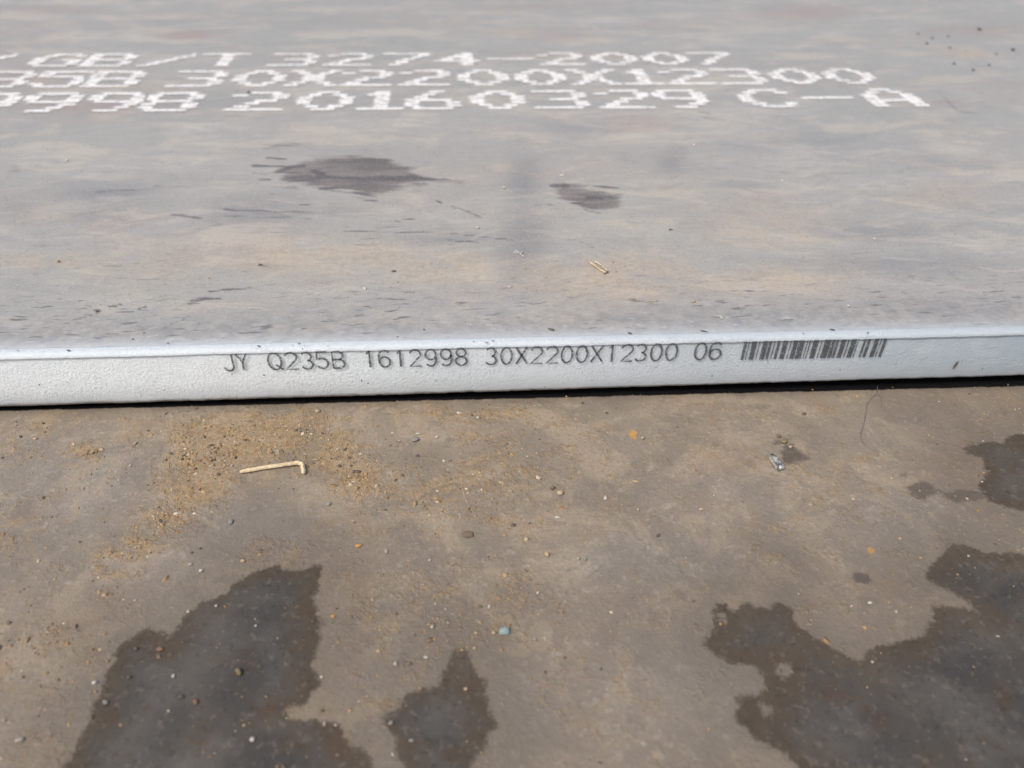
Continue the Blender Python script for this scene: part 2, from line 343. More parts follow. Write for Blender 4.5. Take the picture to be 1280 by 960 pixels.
for k, t in enumerate(face_t):
    fz[:, k] = zb+(-.0033-zb)*t
    fy[:, k] = -.0004*math.sin(math.pi*t)+.0009*(1-t)**6+.00024*(fbm(xs, fz[:, k], 380, 3)-.5)+.00018*(fbm(xs, fz[:, k], 90, 21)-.5)
under = np.stack([np.stack([np.full(nx, 2.2), np.full(nx, ZL+.0001)], -1), np.stack([np.full(nx, .16), np.full(nx, ZL+.0001)], -1),
                  np.stack([np.full(nx, .04), zb*.8+ZL*.2], -1), np.stack([np.full(nx, .0028), zb-.0003], -1)], 1)
cy_ = np.array(corner)
lipw = (fbm(xs, xs*0, 30, 13)-.5)*.0006+(fbm(xs, xs*0, 260, 15)-.5)*.0002
cp = np.repeat(cy_[None], nx, 0); cp[:, 1:5, 1] += lipw[:, None]; cp[:, 1:5, 0] += .5*lipw[:, None]
topz = .0004*(fbm(np.repeat(xs[:, None], len(ys), 1), np.repeat(ys[None], nx, 0), 9, 31)-.5)*sstep(.005, .06, ys)[None]
top = np.stack([np.repeat(ys[None], nx, 0), topz], -1)
P = np.concatenate([under, np.stack([fy, fz], -1), cp, top], 1)
V, F = loft(xs, P)
m_ = P.shape[1]
caps = [list(range(m_)), list(range(V.shape[0]-m_, V.shape[0]))[::-1]]
px, py = V[:, 0], V[:, 1]; istop = (V[:, 2] > -.0012)
Z0 = 0.0
sm = np.zeros(len(V))
sm = np.maximum(sm, sstep(-.010, .012, poly_sdf(px, py, pxpoly([(352, 207), (395, 198), (440, 193), (490, 198), (512, 209), (527, 218), (560, 223), (580, 226), (545, 229), (505, 235), (482, 244), (455, 247), (430, 238), (400, 235), (358, 229), (345, 217)], 0)))*1.0)
sm = np.maximum(sm, .8*sstep(-.006, .008, poly_sdf(px, py, pxpoly([(692, 225), (706, 227), (735, 231), (783, 243), (776, 262), (740, 264), (692, 248)], 0))))
for b in ((345, 186, 32, 9, .45), (20, 211, 14, 6, .45), (255, 372, 22, 3, .5), (670, 232, 20, 4, .35), (545, 280, 25, 5, .2), (745, 320, 8, 16, .35), (600, 262, 22, 5, .3),
          (725, 38+0, 45, 5, .25), (905, 20, 30, 4, .3), (470, 238, 60, 10, .3)):
    sm = np.maximum(sm, b[4]*blob(px, py, *b[:4], 0, .9))
blue = np.zeros(len(V))
for b in ((655, 225, 34, 38, .8), (655, 300, 46, 60, .85), (690, 335, 50, 22, .6), (330, 262, 90, 28, .75), (140, 245, 90, 20, .75), (110, 268, 60, 14, .5), (20, 262, 40, 22, .5),
          (1100, 290, 120, 16, .6), (1000, 178, 160, 16, .55), (840, 200, 26, 24, .7), (1130, 195, 120, 12, .5), (930, 232, 50, 8, .5), (1120, 330, 150, 18, .55), (560, 300, 90, 8, .6),
          (420, 265, 60, 14, .5), (330, 30, 150, 14, .3), (480, 48, 50, 6, .35), (720, 160, 90, 12, .4), (250, 130, 160, 14, .35), (1230, 260, 60, 12, .35), (880, 285, 40, 18, .35), (1150, 385, 140, 14, .6)):
    blue = np.maximum(blue, b[4]*blob(px, py, *b[:4], 0, .95))
tan = np.zeros(len(V))
for b in ((420, 320, 200, 34, .7), (760, 345, 170, 40, .8), (60, 325, 90, 16, .7), (560, 335, 120, 30, .75), (200, 330, 140, 40, .4), (950, 280, 120, 40, .6), (970, 350, 110, 30, .55), (1180, 245, 90, 22, .4),
          (1205, 66, 46, 8, .9), (640, 40, 40, 7, .8), (50, 270, 60, 14, .35), (700, 400, 90, 14, .6), (840, 130, 50, 22, .25), (640, 250, 500, 90, .18), (630, 15, 26, 3, .7)):
    tan = np.maximum(tan, b[4]*blob(px, py, *b[:4], 0, .95))
pink = np.zeros(len(V))
for b in ((235, 44, 50, 7, .7), (1010, 14, 80, 12, .6), (1230, 36, 90, 9, .6), (60, 12, 80, 8, .5), (100, 135, 120, 10, .45), (30, 95, 60, 26, .35), (700, 45, 60, 10, .4), (800, 155, 60, 14, .3), (960, 245, 40, 8, .35), (1190, 130, 40, 8, .4), (640, 8, 160, 5, .3)):
    pink = np.maximum(pink, b[4]*blob(px, py, *b[:4], 0, .95))
scr = np.zeros(len(V))
for pts, w_, a_ in (([(316, 207), (352, 208)], 1.8, .9), ([(335, 197), (357, 199)], 1.8, .8), ([(325, 224), (338, 224)], 1.2, .7), ([(392, 214), (402, 217)], 3, 1), ([(398, 220), (450, 222), (520, 220)], 1.6, .7),
                    ([(400, 235), (440, 235)], 1.4, .8), ([(455, 250), (472, 250)], 1.5, .8), ([(376, 256), (388, 255)], 1.5, .8), ([(280, 262), (392, 266)], 2, .6), ([(270, 270), (390, 273)], 1.6, .5), ([(265, 282), (320, 285)], 1.5, .45),
                    ([(238, 376), (276, 373)], 2.0, 1), ([(262, 364), (312, 360)], 1.4, .8), ([(215, 268), (252, 273)], 2.2, .6), ([(430, 289), (500, 290), (560, 291), (640, 300)], 1.5, .6), ([(497, 276), (520, 273)], 1.2, .7),
                    ([(694, 232), (706, 232)], 4, .9), ([(745, 233), (770, 235)], 2, .8), ([(735, 246), (750, 248)], 3, .8), ([(716, 254), (728, 254)], 2.4, .8), ([(730, 262), (752, 267)], 1.4, .7), ([(740, 240), (780, 243)], 1.2, .6),
                    ([(545, 250), (552, 253)], 1.3, .8), ([(565, 258), (580, 262), (602, 272)], 1.5, .55), ([(899, 187), (904, 200)], .8, .3), ([(909, 187), (913, 200)], .8, .25), ([(880, 147), (905, 150)], 1.6, .5), ([(875, 140), (890, 143)], 1.4, .5),
                    ([(1180, 122), (1196, 138), (1220, 142)], 2, .4), ([(120, 240), (230, 232)], 2.5, .45), ([(70, 275), (140, 262)], 2.0, .3), ([(935, 207), (1010, 210)], 1.2, .4), ([(310, 360), (350, 348), (395, 330)], 1.3, .35), ([(250, 335), (285, 322)], 1.3, .3),
                    ([(120, 387), (124, 389)], 2, .9), ([(170, 388), (182, 383)], 1.2, .8), ([(135, 384), (150, 381)], 1, .7), ([(90, 400), (125, 391)], .9, .6), ([(205, 410), (235, 396)], 1, .6), ([(560, 300), (600, 303)], 2, .6),
                    ([(1060, 385), (1096, 382)], 1.2, .5), ([(960, 393), (1100, 390), (1280, 378)], 1.5, .4), ([(760, 318), (722, 300), (700, 298)], 2, .4)):
    scr = np.maximum(scr, a_*stroke(px, py, pts, w_, 0))
for pts, w_, a_ in (([(350, 214), (362, 209), (378, 207)], 4.5, .75), ([(330, 186), (350, 181), (376, 180)], 3.2, .35), ([(402, 222), (460, 224), (540, 224)], 4.0, .55), ([(425, 204), (460, 200), (495, 203)], 3.0, .35), ([(400, 236), (440, 241), (470, 246)], 2.2, .5),
                    ([(505, 216), (530, 222), (574, 226)], 2.4, .5), ([(318, 217), (335, 218)], 2.0, .4), ([(340, 234), (372, 235)], 2.0, .45), ([(560, 228), (598, 231)], 1.2, .4)):
    sm = np.maximum(sm, .5*stroke(px, py, pts, w_*1.6, 0)); scr = np.maximum(scr, a_*stroke(px, py, pts, w_*.8, 0))
for k in range(120):
    x0 = rng.uniform(-20, 1300); y0 = 150+260*rng.random()**.75; L = rng.uniform(14, 80)*(.5+.5*rng.random()); cl = rng.random()
    if cl < .45: x0 = rng.normal(330, 130); y0 = rng.normal(300, 50)
    a0 = rng.normal(.10 if x0 < 640 else -.08, .16); bend = rng.normal(0, .18)
    pts = [(x0, y0), (x0+L*.5, y0-L*.5*math.tan(a0)*.6), (x0+L, y0-L*math.tan(a0)*.6-L*bend*.35)]
    if max(p[1] for p in pts) > 412 or min(p[1] for p in pts) < 140: continue
    yc = on_z(640, y0, 0)[1]; sel = np.abs(py-yc) < .09
    scr[sel] = np.maximum(scr[sel], rng.uniform(.20, .44)*stroke(px[sel], py[sel], pts, rng.uniform(.5, 1.0), 0))
root_u = bpy.data.objects.new('steel_plate', None); COL.objects.link(root_u); root_u.empty_display_size = .1
tag(root_u, 'upper steel plate with white painted cut edge, printed code and white stencilled lettering', 'steel plate')
body = mesh_np('plate_body', V, F, M_UP, root_u, dict(smudge=sm*istop, blue=blue*istop, tan=tan*istop, scratch=scr*istop, pink=pink*istop))

# lower plate: reaches under the upper one and out towards the viewer
xs2 = axis(-5.9, -.28, .34, 6.4, .0012, .25); ys2 = axis(-.80, -.225, .012, 1.40, .0012, .2)
nx2 = len(xs2)
X2, Y2 = np.repeat(xs2[:, None], len(ys2), 1), np.repeat(ys2[None], nx2, 0)
Zt = ZL+.00035*(fbm(X2, Y2, 14, 51)-1)*sstep(.01, -.02, Y2)
bot = np.stack([np.stack([np.full(nx2, 1.40), np.full(nx2, ZL-T)], -1), np.stack([np.full(nx2, -.80), np.full(nx2, ZL-T)], -1)], 1)
V2, F2 = loft(xs2, np.concatenate([bot, np.stack([Y2, Zt], -1)], 1))
qx, qy = V2[:, 0], V2[:, 1]
WET = [
 [(60, 1010), (80, 960), (117, 887), (135, 840), (150, 805), (170, 795), (187, 785), (202, 787), (213, 797), (227, 780), (235, 765), (255, 752), (280, 742), (287, 730), (310, 720), (325, 710), (350, 706), (370, 713), (395, 706), (403, 715), (399, 732), (390, 752), (402, 775), (400, 800), (390, 830), (397, 855), (385, 875), (355, 887), (365, 896), (400, 902), (425, 905), (435, 930), (465, 945), (474, 1010)],
 [(565, 812), (580, 812), (592, 830), (607, 855), (612, 880), (622, 907), (605, 930), (590, 955), (580, 1000), (520, 1000), (500, 940), (492, 920), (480, 897), (495, 888), (510, 868), (530, 862), (550, 856), (558, 832)],
 [(880, 807), (890, 790), (892, 757), (905, 752), (914, 762), (935, 755), (960, 760), (977, 752), (987, 760), (997, 780), (1025, 800), (1050, 815), (1075, 827), (1082, 815), (1100, 807), (1115, 807), (1135, 800), (1155, 792), (1167, 775), (1170, 755), (1205, 760), (1222, 763), (1205, 747), (1175, 732), (1157, 720), (1170, 700), (1190, 679), (1210, 682), (1235, 692), (1265, 692), (1310, 690), (1370, 1010), (1010, 1010), (1000, 960), (985, 945), (965, 932), (945, 920), (930, 905), (920, 895), (922, 872), (945, 866), (957, 860), (955, 845), (940, 830), (915, 827), (895, 820)],
 [(1190, 551), (1203, 560), (1225, 552), (1255, 552), (1270, 544), (1360, 530), (1370, 655), (1280, 637), (1255, 632), (1235, 625), (1226, 607), (1234, 590), (1228, 572), (1210, 566)]]
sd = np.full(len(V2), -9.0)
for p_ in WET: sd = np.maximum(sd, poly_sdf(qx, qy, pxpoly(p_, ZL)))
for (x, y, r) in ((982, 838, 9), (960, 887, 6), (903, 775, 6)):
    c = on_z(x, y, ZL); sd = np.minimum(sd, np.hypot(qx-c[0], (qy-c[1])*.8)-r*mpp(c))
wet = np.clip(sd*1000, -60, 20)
sand = np.zeros(len(V2))
SAND = [([(162, 694), (165, 668), (198, 640), (190, 600), (205, 560), (225, 530), (262, 515), (400, 515), (435, 540), (492, 590), (485, 622), (440, 622), (400, 600), (350, 575), (300, 600), (285, 622), (240, 635), (215, 660), (185, 690)], 1.0)]
for p_, a_ in SAND: sand = np.maximum(sand, .85*a_*sstep(-.010, .012, poly_sdf(qx, qy, pxpoly(p_, ZL))))
for b in ((110, 562, 36, 16, .75), (300, 520, 50, 10, .95), (240, 570, 40, 45, .95), (450, 600, 45, 28, .95), (200, 650, 44, 28, .9), (178, 678, 34, 22, .9), (148, 692, 30, 14, .8), (130, 715, 30, 14, .6), (10, 680, 30, 22, .6), (70, 790, 60, 30, .45), (60, 930, 60, 40, .4), (140, 735, 40, 18, .45),
          (640, 590, 140, 70, .45), (520, 760, 110, 60, .35), (590, 790, 40, 30, .5), (650, 750, 60, 50, .45), (470, 880, 60, 12, .5), (610, 520, 110, 16, .5), (560, 620, 120, 60, .35), (720, 560, 80, 60, .25), (345, 690, 60, 25, .3), (1040, 610, 90, 50, .2), (380, 545, 70, 30, .8), (10, 560, 16, 20, .5)):
    sand = np.maximum(sand, b[4]*blob(qx, qy, *b[:4], ZL, .9))
rust = np.zeros(len(V2))
for b in ((448, 681, 9, 5, 1), (791, 544, 9, 10, 1), (786, 530, 5, 6, .7), (1090, 688, 8, 8, 1), (1243, 730, 18, 9, .8), (1249, 733, 8, 5, .9), (167, 510, 9, 3, .9), (707, 497, 6, 3, 1), (778, 775, 5, 12, .7), (800, 735, 5, 12, .4), (822, 742, 40, 14, .3), (865, 750, 6, 14, .45),
          (790, 930, 20, 10, .6), (818, 942, 14, 9, .8), (1219, 826, 10, 12, .5), (705, 888, 12, 8, .5), (300, 512, 30, 8, .35), (1270, 830, 12, 9, .35), (176, 675, 14, 8, .4), (365, 893, 14, 5, .35), (1120, 777, 8, 10, .3), (330, 620, 12, 24, .3), (60, 530, 14, 8, .35)):
    rust = np.maximum(rust, b[4]*blob(qx, qy, *b[:4], ZL, .8))
damp = np.zeros(len(V2))
for b in ((994, 570, 24, 18, 1.1), (978, 549, 18, 12, .9), (985, 562, 16, 14, 1.1), (1150, 612, 28, 16, 1.2), (1207, 619, 40, 12, 1.1), (1180, 612, 26, 8, .8), (1130, 593, 12, 12, .6), (1076, 723, 20, 12, 1.2), (585, 668, 14, 8, .7), (535, 800, 12, 9, .6), (512, 830, 16, 9, .6), (505, 845, 10, 7, .6), (906, 760, 9, 9, .8), (893, 780, 6, 5, .7), (495, 895, 22, 14, .6),
          (925, 895, 9, 12, .7), (1080, 820, 14, 9, .6), (675, 500, 14, 6, .6), (355, 500, 180, 5, .3), (980, 810, 30, 16, .3), (835, 664, 8, 5, .5), (1135, 590, 16, 12, .4), (1010, 590, 40, 20, .25), (1050, 606, 18, 7, .4), (540, 830, 60, 40, .3)):
    damp = np.maximum(damp, b[4]*blob(qx, qy, *b[:4], ZL, .8))
for pts, w_, a_ in (([(1005, 516), (1036, 518)], .9, .5), ([(775, 555), (800, 590)], 1, .35), ([(1058, 598), (1078, 600)], 1.2, .5)):
    damp = np.maximum(damp, a_*stroke(qx, qy, pts, w_, ZL))
blue2 = np.zeros(len(V2))
for b in ((80, 600, 170, 90, .8), (200, 720, 110, 50, .9), (330, 660, 90, 40, .9), (120, 880, 60, 60, .5), (820, 700, 130, 40, .8), (900, 620, 120, 50, .5), (880, 850, 160, 90, .8), (1130, 640, 100, 60, .6), (660, 880, 60, 50, .7), (760, 540, 60, 30, .5), (1150, 540, 120, 40, .4), (450, 650, 40, 20, .4), (560, 880, 60, 60, .4)):
    blue2 = np.maximum(blue2, b[4]*blob(qx, qy, *b[:4], ZL, .95))
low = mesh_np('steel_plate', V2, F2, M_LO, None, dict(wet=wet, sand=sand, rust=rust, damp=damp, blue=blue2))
tag(low, 'lower brown dusty steel plate with dark wet patches and sand, in the foreground', 'steel plate')

cv, cf = [], []
for pts, w_ in (([(1097, 482), (1096, 492), (1090, 497), (1084, 505), (1083, 515), (1081, 525), (1077, 538), (1075.5, 545), (1078, 553), (1084, 558), (1091, 562), (1098, 566)], 1.0), ([(1096, 492), (1101, 496), (1102, 502), (1101, 509)], .8)):
    P_ = [on_z(x+random.gauss(0, .3), y, ZL+.0003) for x, y in pts]; k = len(cv); n = len(P_)
    for i, p in enumerate(P_):
        t = P_[min(i+1, n-1)]-P_[max(i-1, 0)]; t /= np.linalg.norm(t); nn = np.array([-t[1], t[0], 0]); ww = w_*.32*mpp(p)*(1 if i < n*.6 else .6)*(.7+.6*random.random())
        cv += [p+nn*ww, p-nn*ww]
    for i in range(n-1): cf.append([k+2*i, k+2*i+2, k+2*i+3, k+2*i+1])
ck = mesh_np('hairline_crack', cv, cf, STONE['dark'], low, smooth=False)
# ------------------------------------------------------------------ stencilled lettering on the top (dot-matrix spray)
FONT = {
'0': '..###.. .##.##. ##...## ##...## ##...## .##.##. ..###..', '1': '...##.. ..###.. ...##.. ...##.. ...##.. ...##.. .######',
'2': '..####. ##...## .....## ...###. ..##... .##.... #######', '3': '######. .....## .....## ..####. .....## .....## ######.',
'4': '....##. ...###. ..####. .##.##. ####### ....##. ....##.', '5': '####### ##..... ######. .....## .....## ##...## .#####.',
'6': '...##.. ..##... .##.... ######. ##...## ##...## .#####.', '7': '####### .....## ....##. ...##.. ..##... ..##... .##....',
'8': '.#####. ##...## ##...## .#####. ##...## ##...## .#####.', '9': '.#####. ##...## ##...## .###### .....## ....##. ..###..',
'B': '######. ##...## ##...## ######. ##...## ##...## ######.', 'G': '..####. .##..## ##..... ##..### ##...## ##...## .#####.',
'T': '####### ...##.. ...##.. ...##.. ...##.. ...##.. ...##..', 'X': '##...## .##.##. ..###.. ..###.. ..###.. .##.##. ##...##',
'C': '..####. .##..## ##..... ##..... ##..... .##..## ..####.', '-': '....... ....... ....... ####### ....... ....... .......',
'A': '..###.. .##.##. ##...## ##...## ####### ##...## ##...##', '/': '......# .....## ....##. ...##.. ..##... .##.... ##.....',
'Q': '..###.. .##.##. ##...## ##...## ##..### .##.##. ..####.'}
def stencil_row(name, chars, y_top, y_bot, width, label, worn=()):
    verts, faces, cov = [], [], []; base = 0
    for ci, (ch, xc) in enumerate(chars):
        ym = (y_top+y_bot)/2
        c = on_z(xc, ym, 0); yt, yb = on_z(640, y_top, 0)[1], on_z(640, y_bot, 0)[1]
        # the row runs parallel to the plate's edge
        ctr_y = ROWY[name]; h = yt-yb
        c = np.array([c[0]+(ctr_y-c[1])*((c[0])-CAM[0])/(c[1]-CAM[1]), ctr_y])
        wd = width; dx, dy = wd/7, h/7
        step = .0011; gx = np.arange(-wd/2-.003, wd/2+.0031, step); gy = np.arange(-h/2-.003, h/2+.0031, step)
        GX, GY = np.meshgrid(gx, gy, indexing='ij'); f = np.zeros(GX.shape)
        for r, line in enumerate(FONT[ch].split()):
            for k, q in enumerate(line):
                if q != '#': continue
                if (ch, ci) in worn and rng.random() < .12: continue
                cx = (k-3)*dx+rng.normal(0, .0004); cyy = (3-r)*dy+rng.normal(0, .0003)
                a = (.58+.16*rng.random())*dx; b_ = (.42+.10*rng.random())*dy
                f = np.maximum(f, 1-((GX-cx)/a)**2*.5-((GY-cyy)/b_)**2*.5) if False else f+np.exp(-(((GX-cx)/a)**2+((GY-cyy)/b_)**2)*1.15)
        nxg, nyg = GX.shape; idx = np.arange(nxg*nyg).reshape(nxg, nyg)
        keep = np.maximum.reduce([f[:-1, :-1], f[1:, :-1], f[1:, 1:], f[:-1, 1:]]) > .33
        qd = np.stack([idx[:-1, :-1], idx[1:, :-1], idx[1:, 1:], idx[:-1, 1:]], -1)[keep]
        used = np.unique(qd); re = np.full(nxg*nyg, -1); re[used] = np.arange(len(used))+base
        vv = np.stack([GX.ravel()+c[0], GY.ravel()+c[1], np.full(GX.size, .00045)], -1)[used]
        verts.append(vv); faces.append(re[qd]); cov.append(f.ravel()[used]); base += len(used)
    o = mesh_np(name, np.concatenate(verts), np.concatenate(faces), M_STENCIL, root_u, dict(cov=np.concatenate(cov)))
    o['label'] = label; return o
ROWS = [
 ([('/', -20), ('G', 72), ('B', 138), ('/', 209), ('T', 278), ('3', 368), ('2', 436), ('7', 507), ('4', 571), ('-', 638), ('2', 701), ('0', 767), ('0', 831), ('7', 889)], 66.2, 82.2, .0425, 'white stencilled line of the standard number, farthest row'),
 ([('Q', -135), ('2', -66), ('3', 5), ('5', 76), ('B', 144), ('3', 248), ('0', 325), ('X', 392), ('2', 458), ('2', 531), ('0', 604), ('0', 675), ('X', 741), ('1', 797), ('2', 857), ('3', 923), ('0', 993), ('0', 1060)], 87, 107.3, .0435, 'white stencilled line of grade and size, middle row'),
 ([('1', -315), ('6', -240), ('1', -165), ('2', -92), ('9', -18), ('9', 60), ('9', 142), ('8', 214), ('2', 322), ('0', 407), ('1', 472), ('6', 541), ('0', 622), ('3', 700), ('2', 779), ('9', 850), ('C', 957), ('-', 1034), ('A', 1112)], 113, 137, .0440, 'white stencilled line of number and date, nearest row')]
ROWY = {}
for k, (chs, yt, yb, wd, lb) in enumerate(ROWS):
    nm = 'stencilled_line' if k == 0 else 'stencilled_line.%03d' % k
    ROWY[nm] = (on_z(700, yt, 0)[1]+on_z(700, yb, 0)[1])/2
    stencil_row(nm, chs, yt, yb, wd, lb, worn=[])

# ------------------------------------------------------------------ printed code and barcode on the cut edge
def arc(cx, cy, rx, ry, a0, a1, n=9):
    return [(cx+rx*math.cos(math.radians(a0+(a1-a0)*i/n)), cy+ry*math.sin(math.radians(a0+(a1-a0)*i/n))) for i in range(n+1)]
GL = {   # unit box: x 0..1, y 0..1
'J': [[(.85, 1), (.85, .28)]+arc(.48, .26, .37, .26, 0, -170, 8)], 'Y': [[(0, 1), (.5, .5), (1, 1)], [(.5, .5), (.5, 0)]],
'Q': [arc(.5, .5, .48, .5, 90, 450, 22), [(.55, .3), (1, 0)]], '2': [arc(.5, .72, .46, .28, 165, -25, 9)+[(.04, 0), (1, 0)]],
'3': [arc(.47, .75, .42, .25, 150, -80, 9)+arc(.47, .26, .48, .26, 80, -155, 10)], '5': [[(.95, 1), (.12, 1), (.08, .56)]+arc(.47, .32, .48, .31, 120, -150, 10)],
'B': [[(.08, 0), (.08, 1), (.55, 1)]+arc(.55, .76, .36, .24, 90, -90, 7)+[(.08, .52)], [(.55, .52)]+arc(.58, .26, .4, .26, 90, -90, 7)+[(.08, 0)]],
'1': [[(.28, .80), (.58, 1), (.58, 0)]], '6': [arc(.5, .70, .46, .30, 35, 180, 8)+[(.04, .33)]+arc(.5, .31, .46, .31, 180, 540, 16)],
'9': [arc(.5, .30, .46, .30, 215, 360, 8)+[(.96, .67)]+arc(.5, .69, .46, .31, 0, 360, 16)], '8': [arc(.5, .76, .40, .24, 90, 450, 14), arc(.5, .26, .48, .26, 90, 450, 14)],
'0': [arc(.5, .5, .47, .5, 90, 450, 22)], 'X': [[(0, 0), (1, 1)], [(0, 1), (1, 0)]]}
EDGE = [('J', 280, 296), ('Y', 299, 312), ('Q', 337, 354), ('2', 358, 374), ('3', 378, 393), ('5', 397, 412), ('B', 416, 432), ('1', 457, 468), ('6', 474.5, 489), ('1', 495, 506), ('2', 512.5, 527), ('9', 532, 546), ('9', 551, 565), ('8', 569.5, 584),
        ('3', 607, 621), ('0', 626, 640), ('X', 645, 658.5), ('2', 663, 678), ('2', 682, 697), ('0', 701, 715), ('0', 719.5, 733.5), ('X', 738, 752.5), ('1', 757, 769), ('2', 775, 790), ('3', 793, 807), ('0', 812, 826), ('0', 830.5, 845), ('0', 866.5, 881), ('6', 885, 900)]
FY = -.00115
def ribbon(V_, F_, pts, w_):
    pts = [np.array(p) for p in pts]; n = len(pts); b = len(V_)
    for i, p in enumerate(pts):
        t = pts[min(i+1, n-1)]-pts[max(i-1, 0)]; t = t/(np.linalg.norm(t)+1e-12); nn = np.array([-t[1], t[0]])
        ww = w_*(.85+.3*random.random())
        for s_ in (1, -1): V_.append((p[0]+nn[0]*ww*s_, FY, p[1]+nn[1]*ww*s_))
    for i in range(n-1): F_.append([b+2*i, b+2*i+1, b+2*i+3, b+2*i+2])
EV, EF = [], []
for ch, xl, xr in EDGE:
    xm = (xl+xr)/2; yb_px = 463.2-(xm-296)*.0237
    p0 = on_face(xl, yb_px, FY); p1 = on_face(xr, yb_px, FY); h = .0093
    zt = on_face(xm, yb_px-20.6, FY)[2]; zb_ = (p0[2]+p1[2])/2; h = zt-zb_
    for pl in GL[ch]:
        dense = []
        for i in range(len(pl)-1):
            for t in ((0, .34, .67) if len(pl) < 6 else (0,)): dense.append((pl[i][0]+(pl[i+1][0]-pl[i][0])*t, pl[i][1]+(pl[i+1][1]-pl[i][1])*t))
        dense.append(pl[-1])
        pts = [(p0[0]+(p1[0]-p0[0])*u+random.gauss(0, .00004), zb_+h*v+random.gauss(0, .00004)) for u, v in dense]
        ribbon(EV, EF, pts, .00048)
ep = mesh_np('printed_code', EV, EF, M_INK, root_u, smooth=False); ep['label'] = 'thin dark printed code on the white cut edge'
BARS = [(68, 92), (105, 113), (133, 172), (188, 197), (220, 260), (270, 291), (309, 318), (336, 360), (380, 420), (440, 449), (466, 500), (508, 556), (573, 581), (594, 604), (625, 668), (687, 696), (715, 765), (774, 800), (809, 829), (850, 886), (902, 912), (930, 970), (980, 987), (1029, 1046), (1060, 1085), (1115, 1150), (1163, 1171), (1188, 1213)]
BV, BF = [], []
for a, b in BARS:
    xa, xb = 920+a/6.4, 920+b/6.4; yt = 427.0-(xa-931)*.0215
    A, B = on_face(xa, yt, FY), on_face(xb, yt, FY); zt = A[2]; zb_ = zt-.0100; k = len(BV); n = 10
    for i in range(n+1):
        z = zt+(zb_-zt)*i/n; j1, j2 = random.gauss(0, .00006), random.gauss(0, .00006)
        BV += [(A[0]+j1, FY, z), (B[0]+j2, FY, z)]
    for i in range(n): BF.append([k+2*i, k+2*i+2, k+2*i+3, k+2*i+1])
bc = mesh_np('barcode', BV, BF, M_INK, root_u, smooth=False); bc['label'] = 'dark barcode printed on the white cut edge'
# dark chips and nicks in the white paint
SV, SF = [], []
def nick(x, y, w_, h_, rot=0.0, face=True):
    c = on_face(x, y, FY) if face else on_z(x, y, .0002); s_ = mpp(c)*(1 if h_ > 10 else .62); k = len(SV); n = 9
    for i in range(n):
        a = 2*math.pi*i/n; r = .7+.6*random.random(); u, v = math.cos(a)*w_*.5*r*s_, math.sin(a)*h_*.5*r*s_
        u, v = u*math.cos(rot)-v*math.sin(rot), u*math.sin(rot)+v*math.cos(rot)
        SV.append((c[0]+u, FY, c[2]+v/.8) if face else (c[0]+u, c[1]+v/.62, .0003))
    SF.append(list(range(k, k+n)))
for a in ((1195, 456, 3.2, 12, -.35), (1228, 461, 4, 2), (49, 481, 3, 3), (84, 478, 2.5, 2.5), (290, 468, 2.5, 3), (300, 467, 2.5, 2), (330, 469, 4, 3), (452, 476, 3, 4), (460, 479, 2.6, 2.6), (681, 484, 3, 2.4), (820, 459, 2, 2), (865, 456, 2.4, 2.4), (890, 470, 2.6, 3), (960, 452, 3, 2),
          (120, 470, 2, 2), (205, 488, 3, 2), (545, 476, 2, 2.6), (740, 476, 2.6, 2), (1050, 462, 2, 2.6), (1010, 470, 2, 2), (1120, 455, 2.4, 2), (376, 453, 2, 2), (386, 454, 2.4, 2)): nick(*a)
for a in ((22, 438.5, 3, 2.5), (85, 438, 7, 2.6), (323, 432.5, 8, 2.6), (378, 436, 3.4, 3), (374, 429.5, 6, 1.6, .4), (410, 433, 2.6, 2.4), (592, 427, 3, 1.6), (608, 428, 8, 1.6), (616, 426, 3, 2), (787, 416.5, 8, 5, -.2), (1040, 412, 10, 4, -.3), (1085, 416, 5, 2), (1004, 417, 3, 2), (690, 412, 14, 4, -.25), (880, 414, 16, 2.4, -.2), (497, 421, 4, 3), (530, 412, 4, 3), (166, 424, 4, 3), (180, 416, 5, 2), (210, 429, 4, 2)): nick(*a, face=False) if len(a) == 4 else nick(*a[:4], rot=a[4], face=False)
sk = mesh_np('paint_nick', SV, SF, STONE['dark'], root_u, smooth=False); sk['kind'] = 'stuff'; sk['label'] = 'small dark chips in the white edge paint'

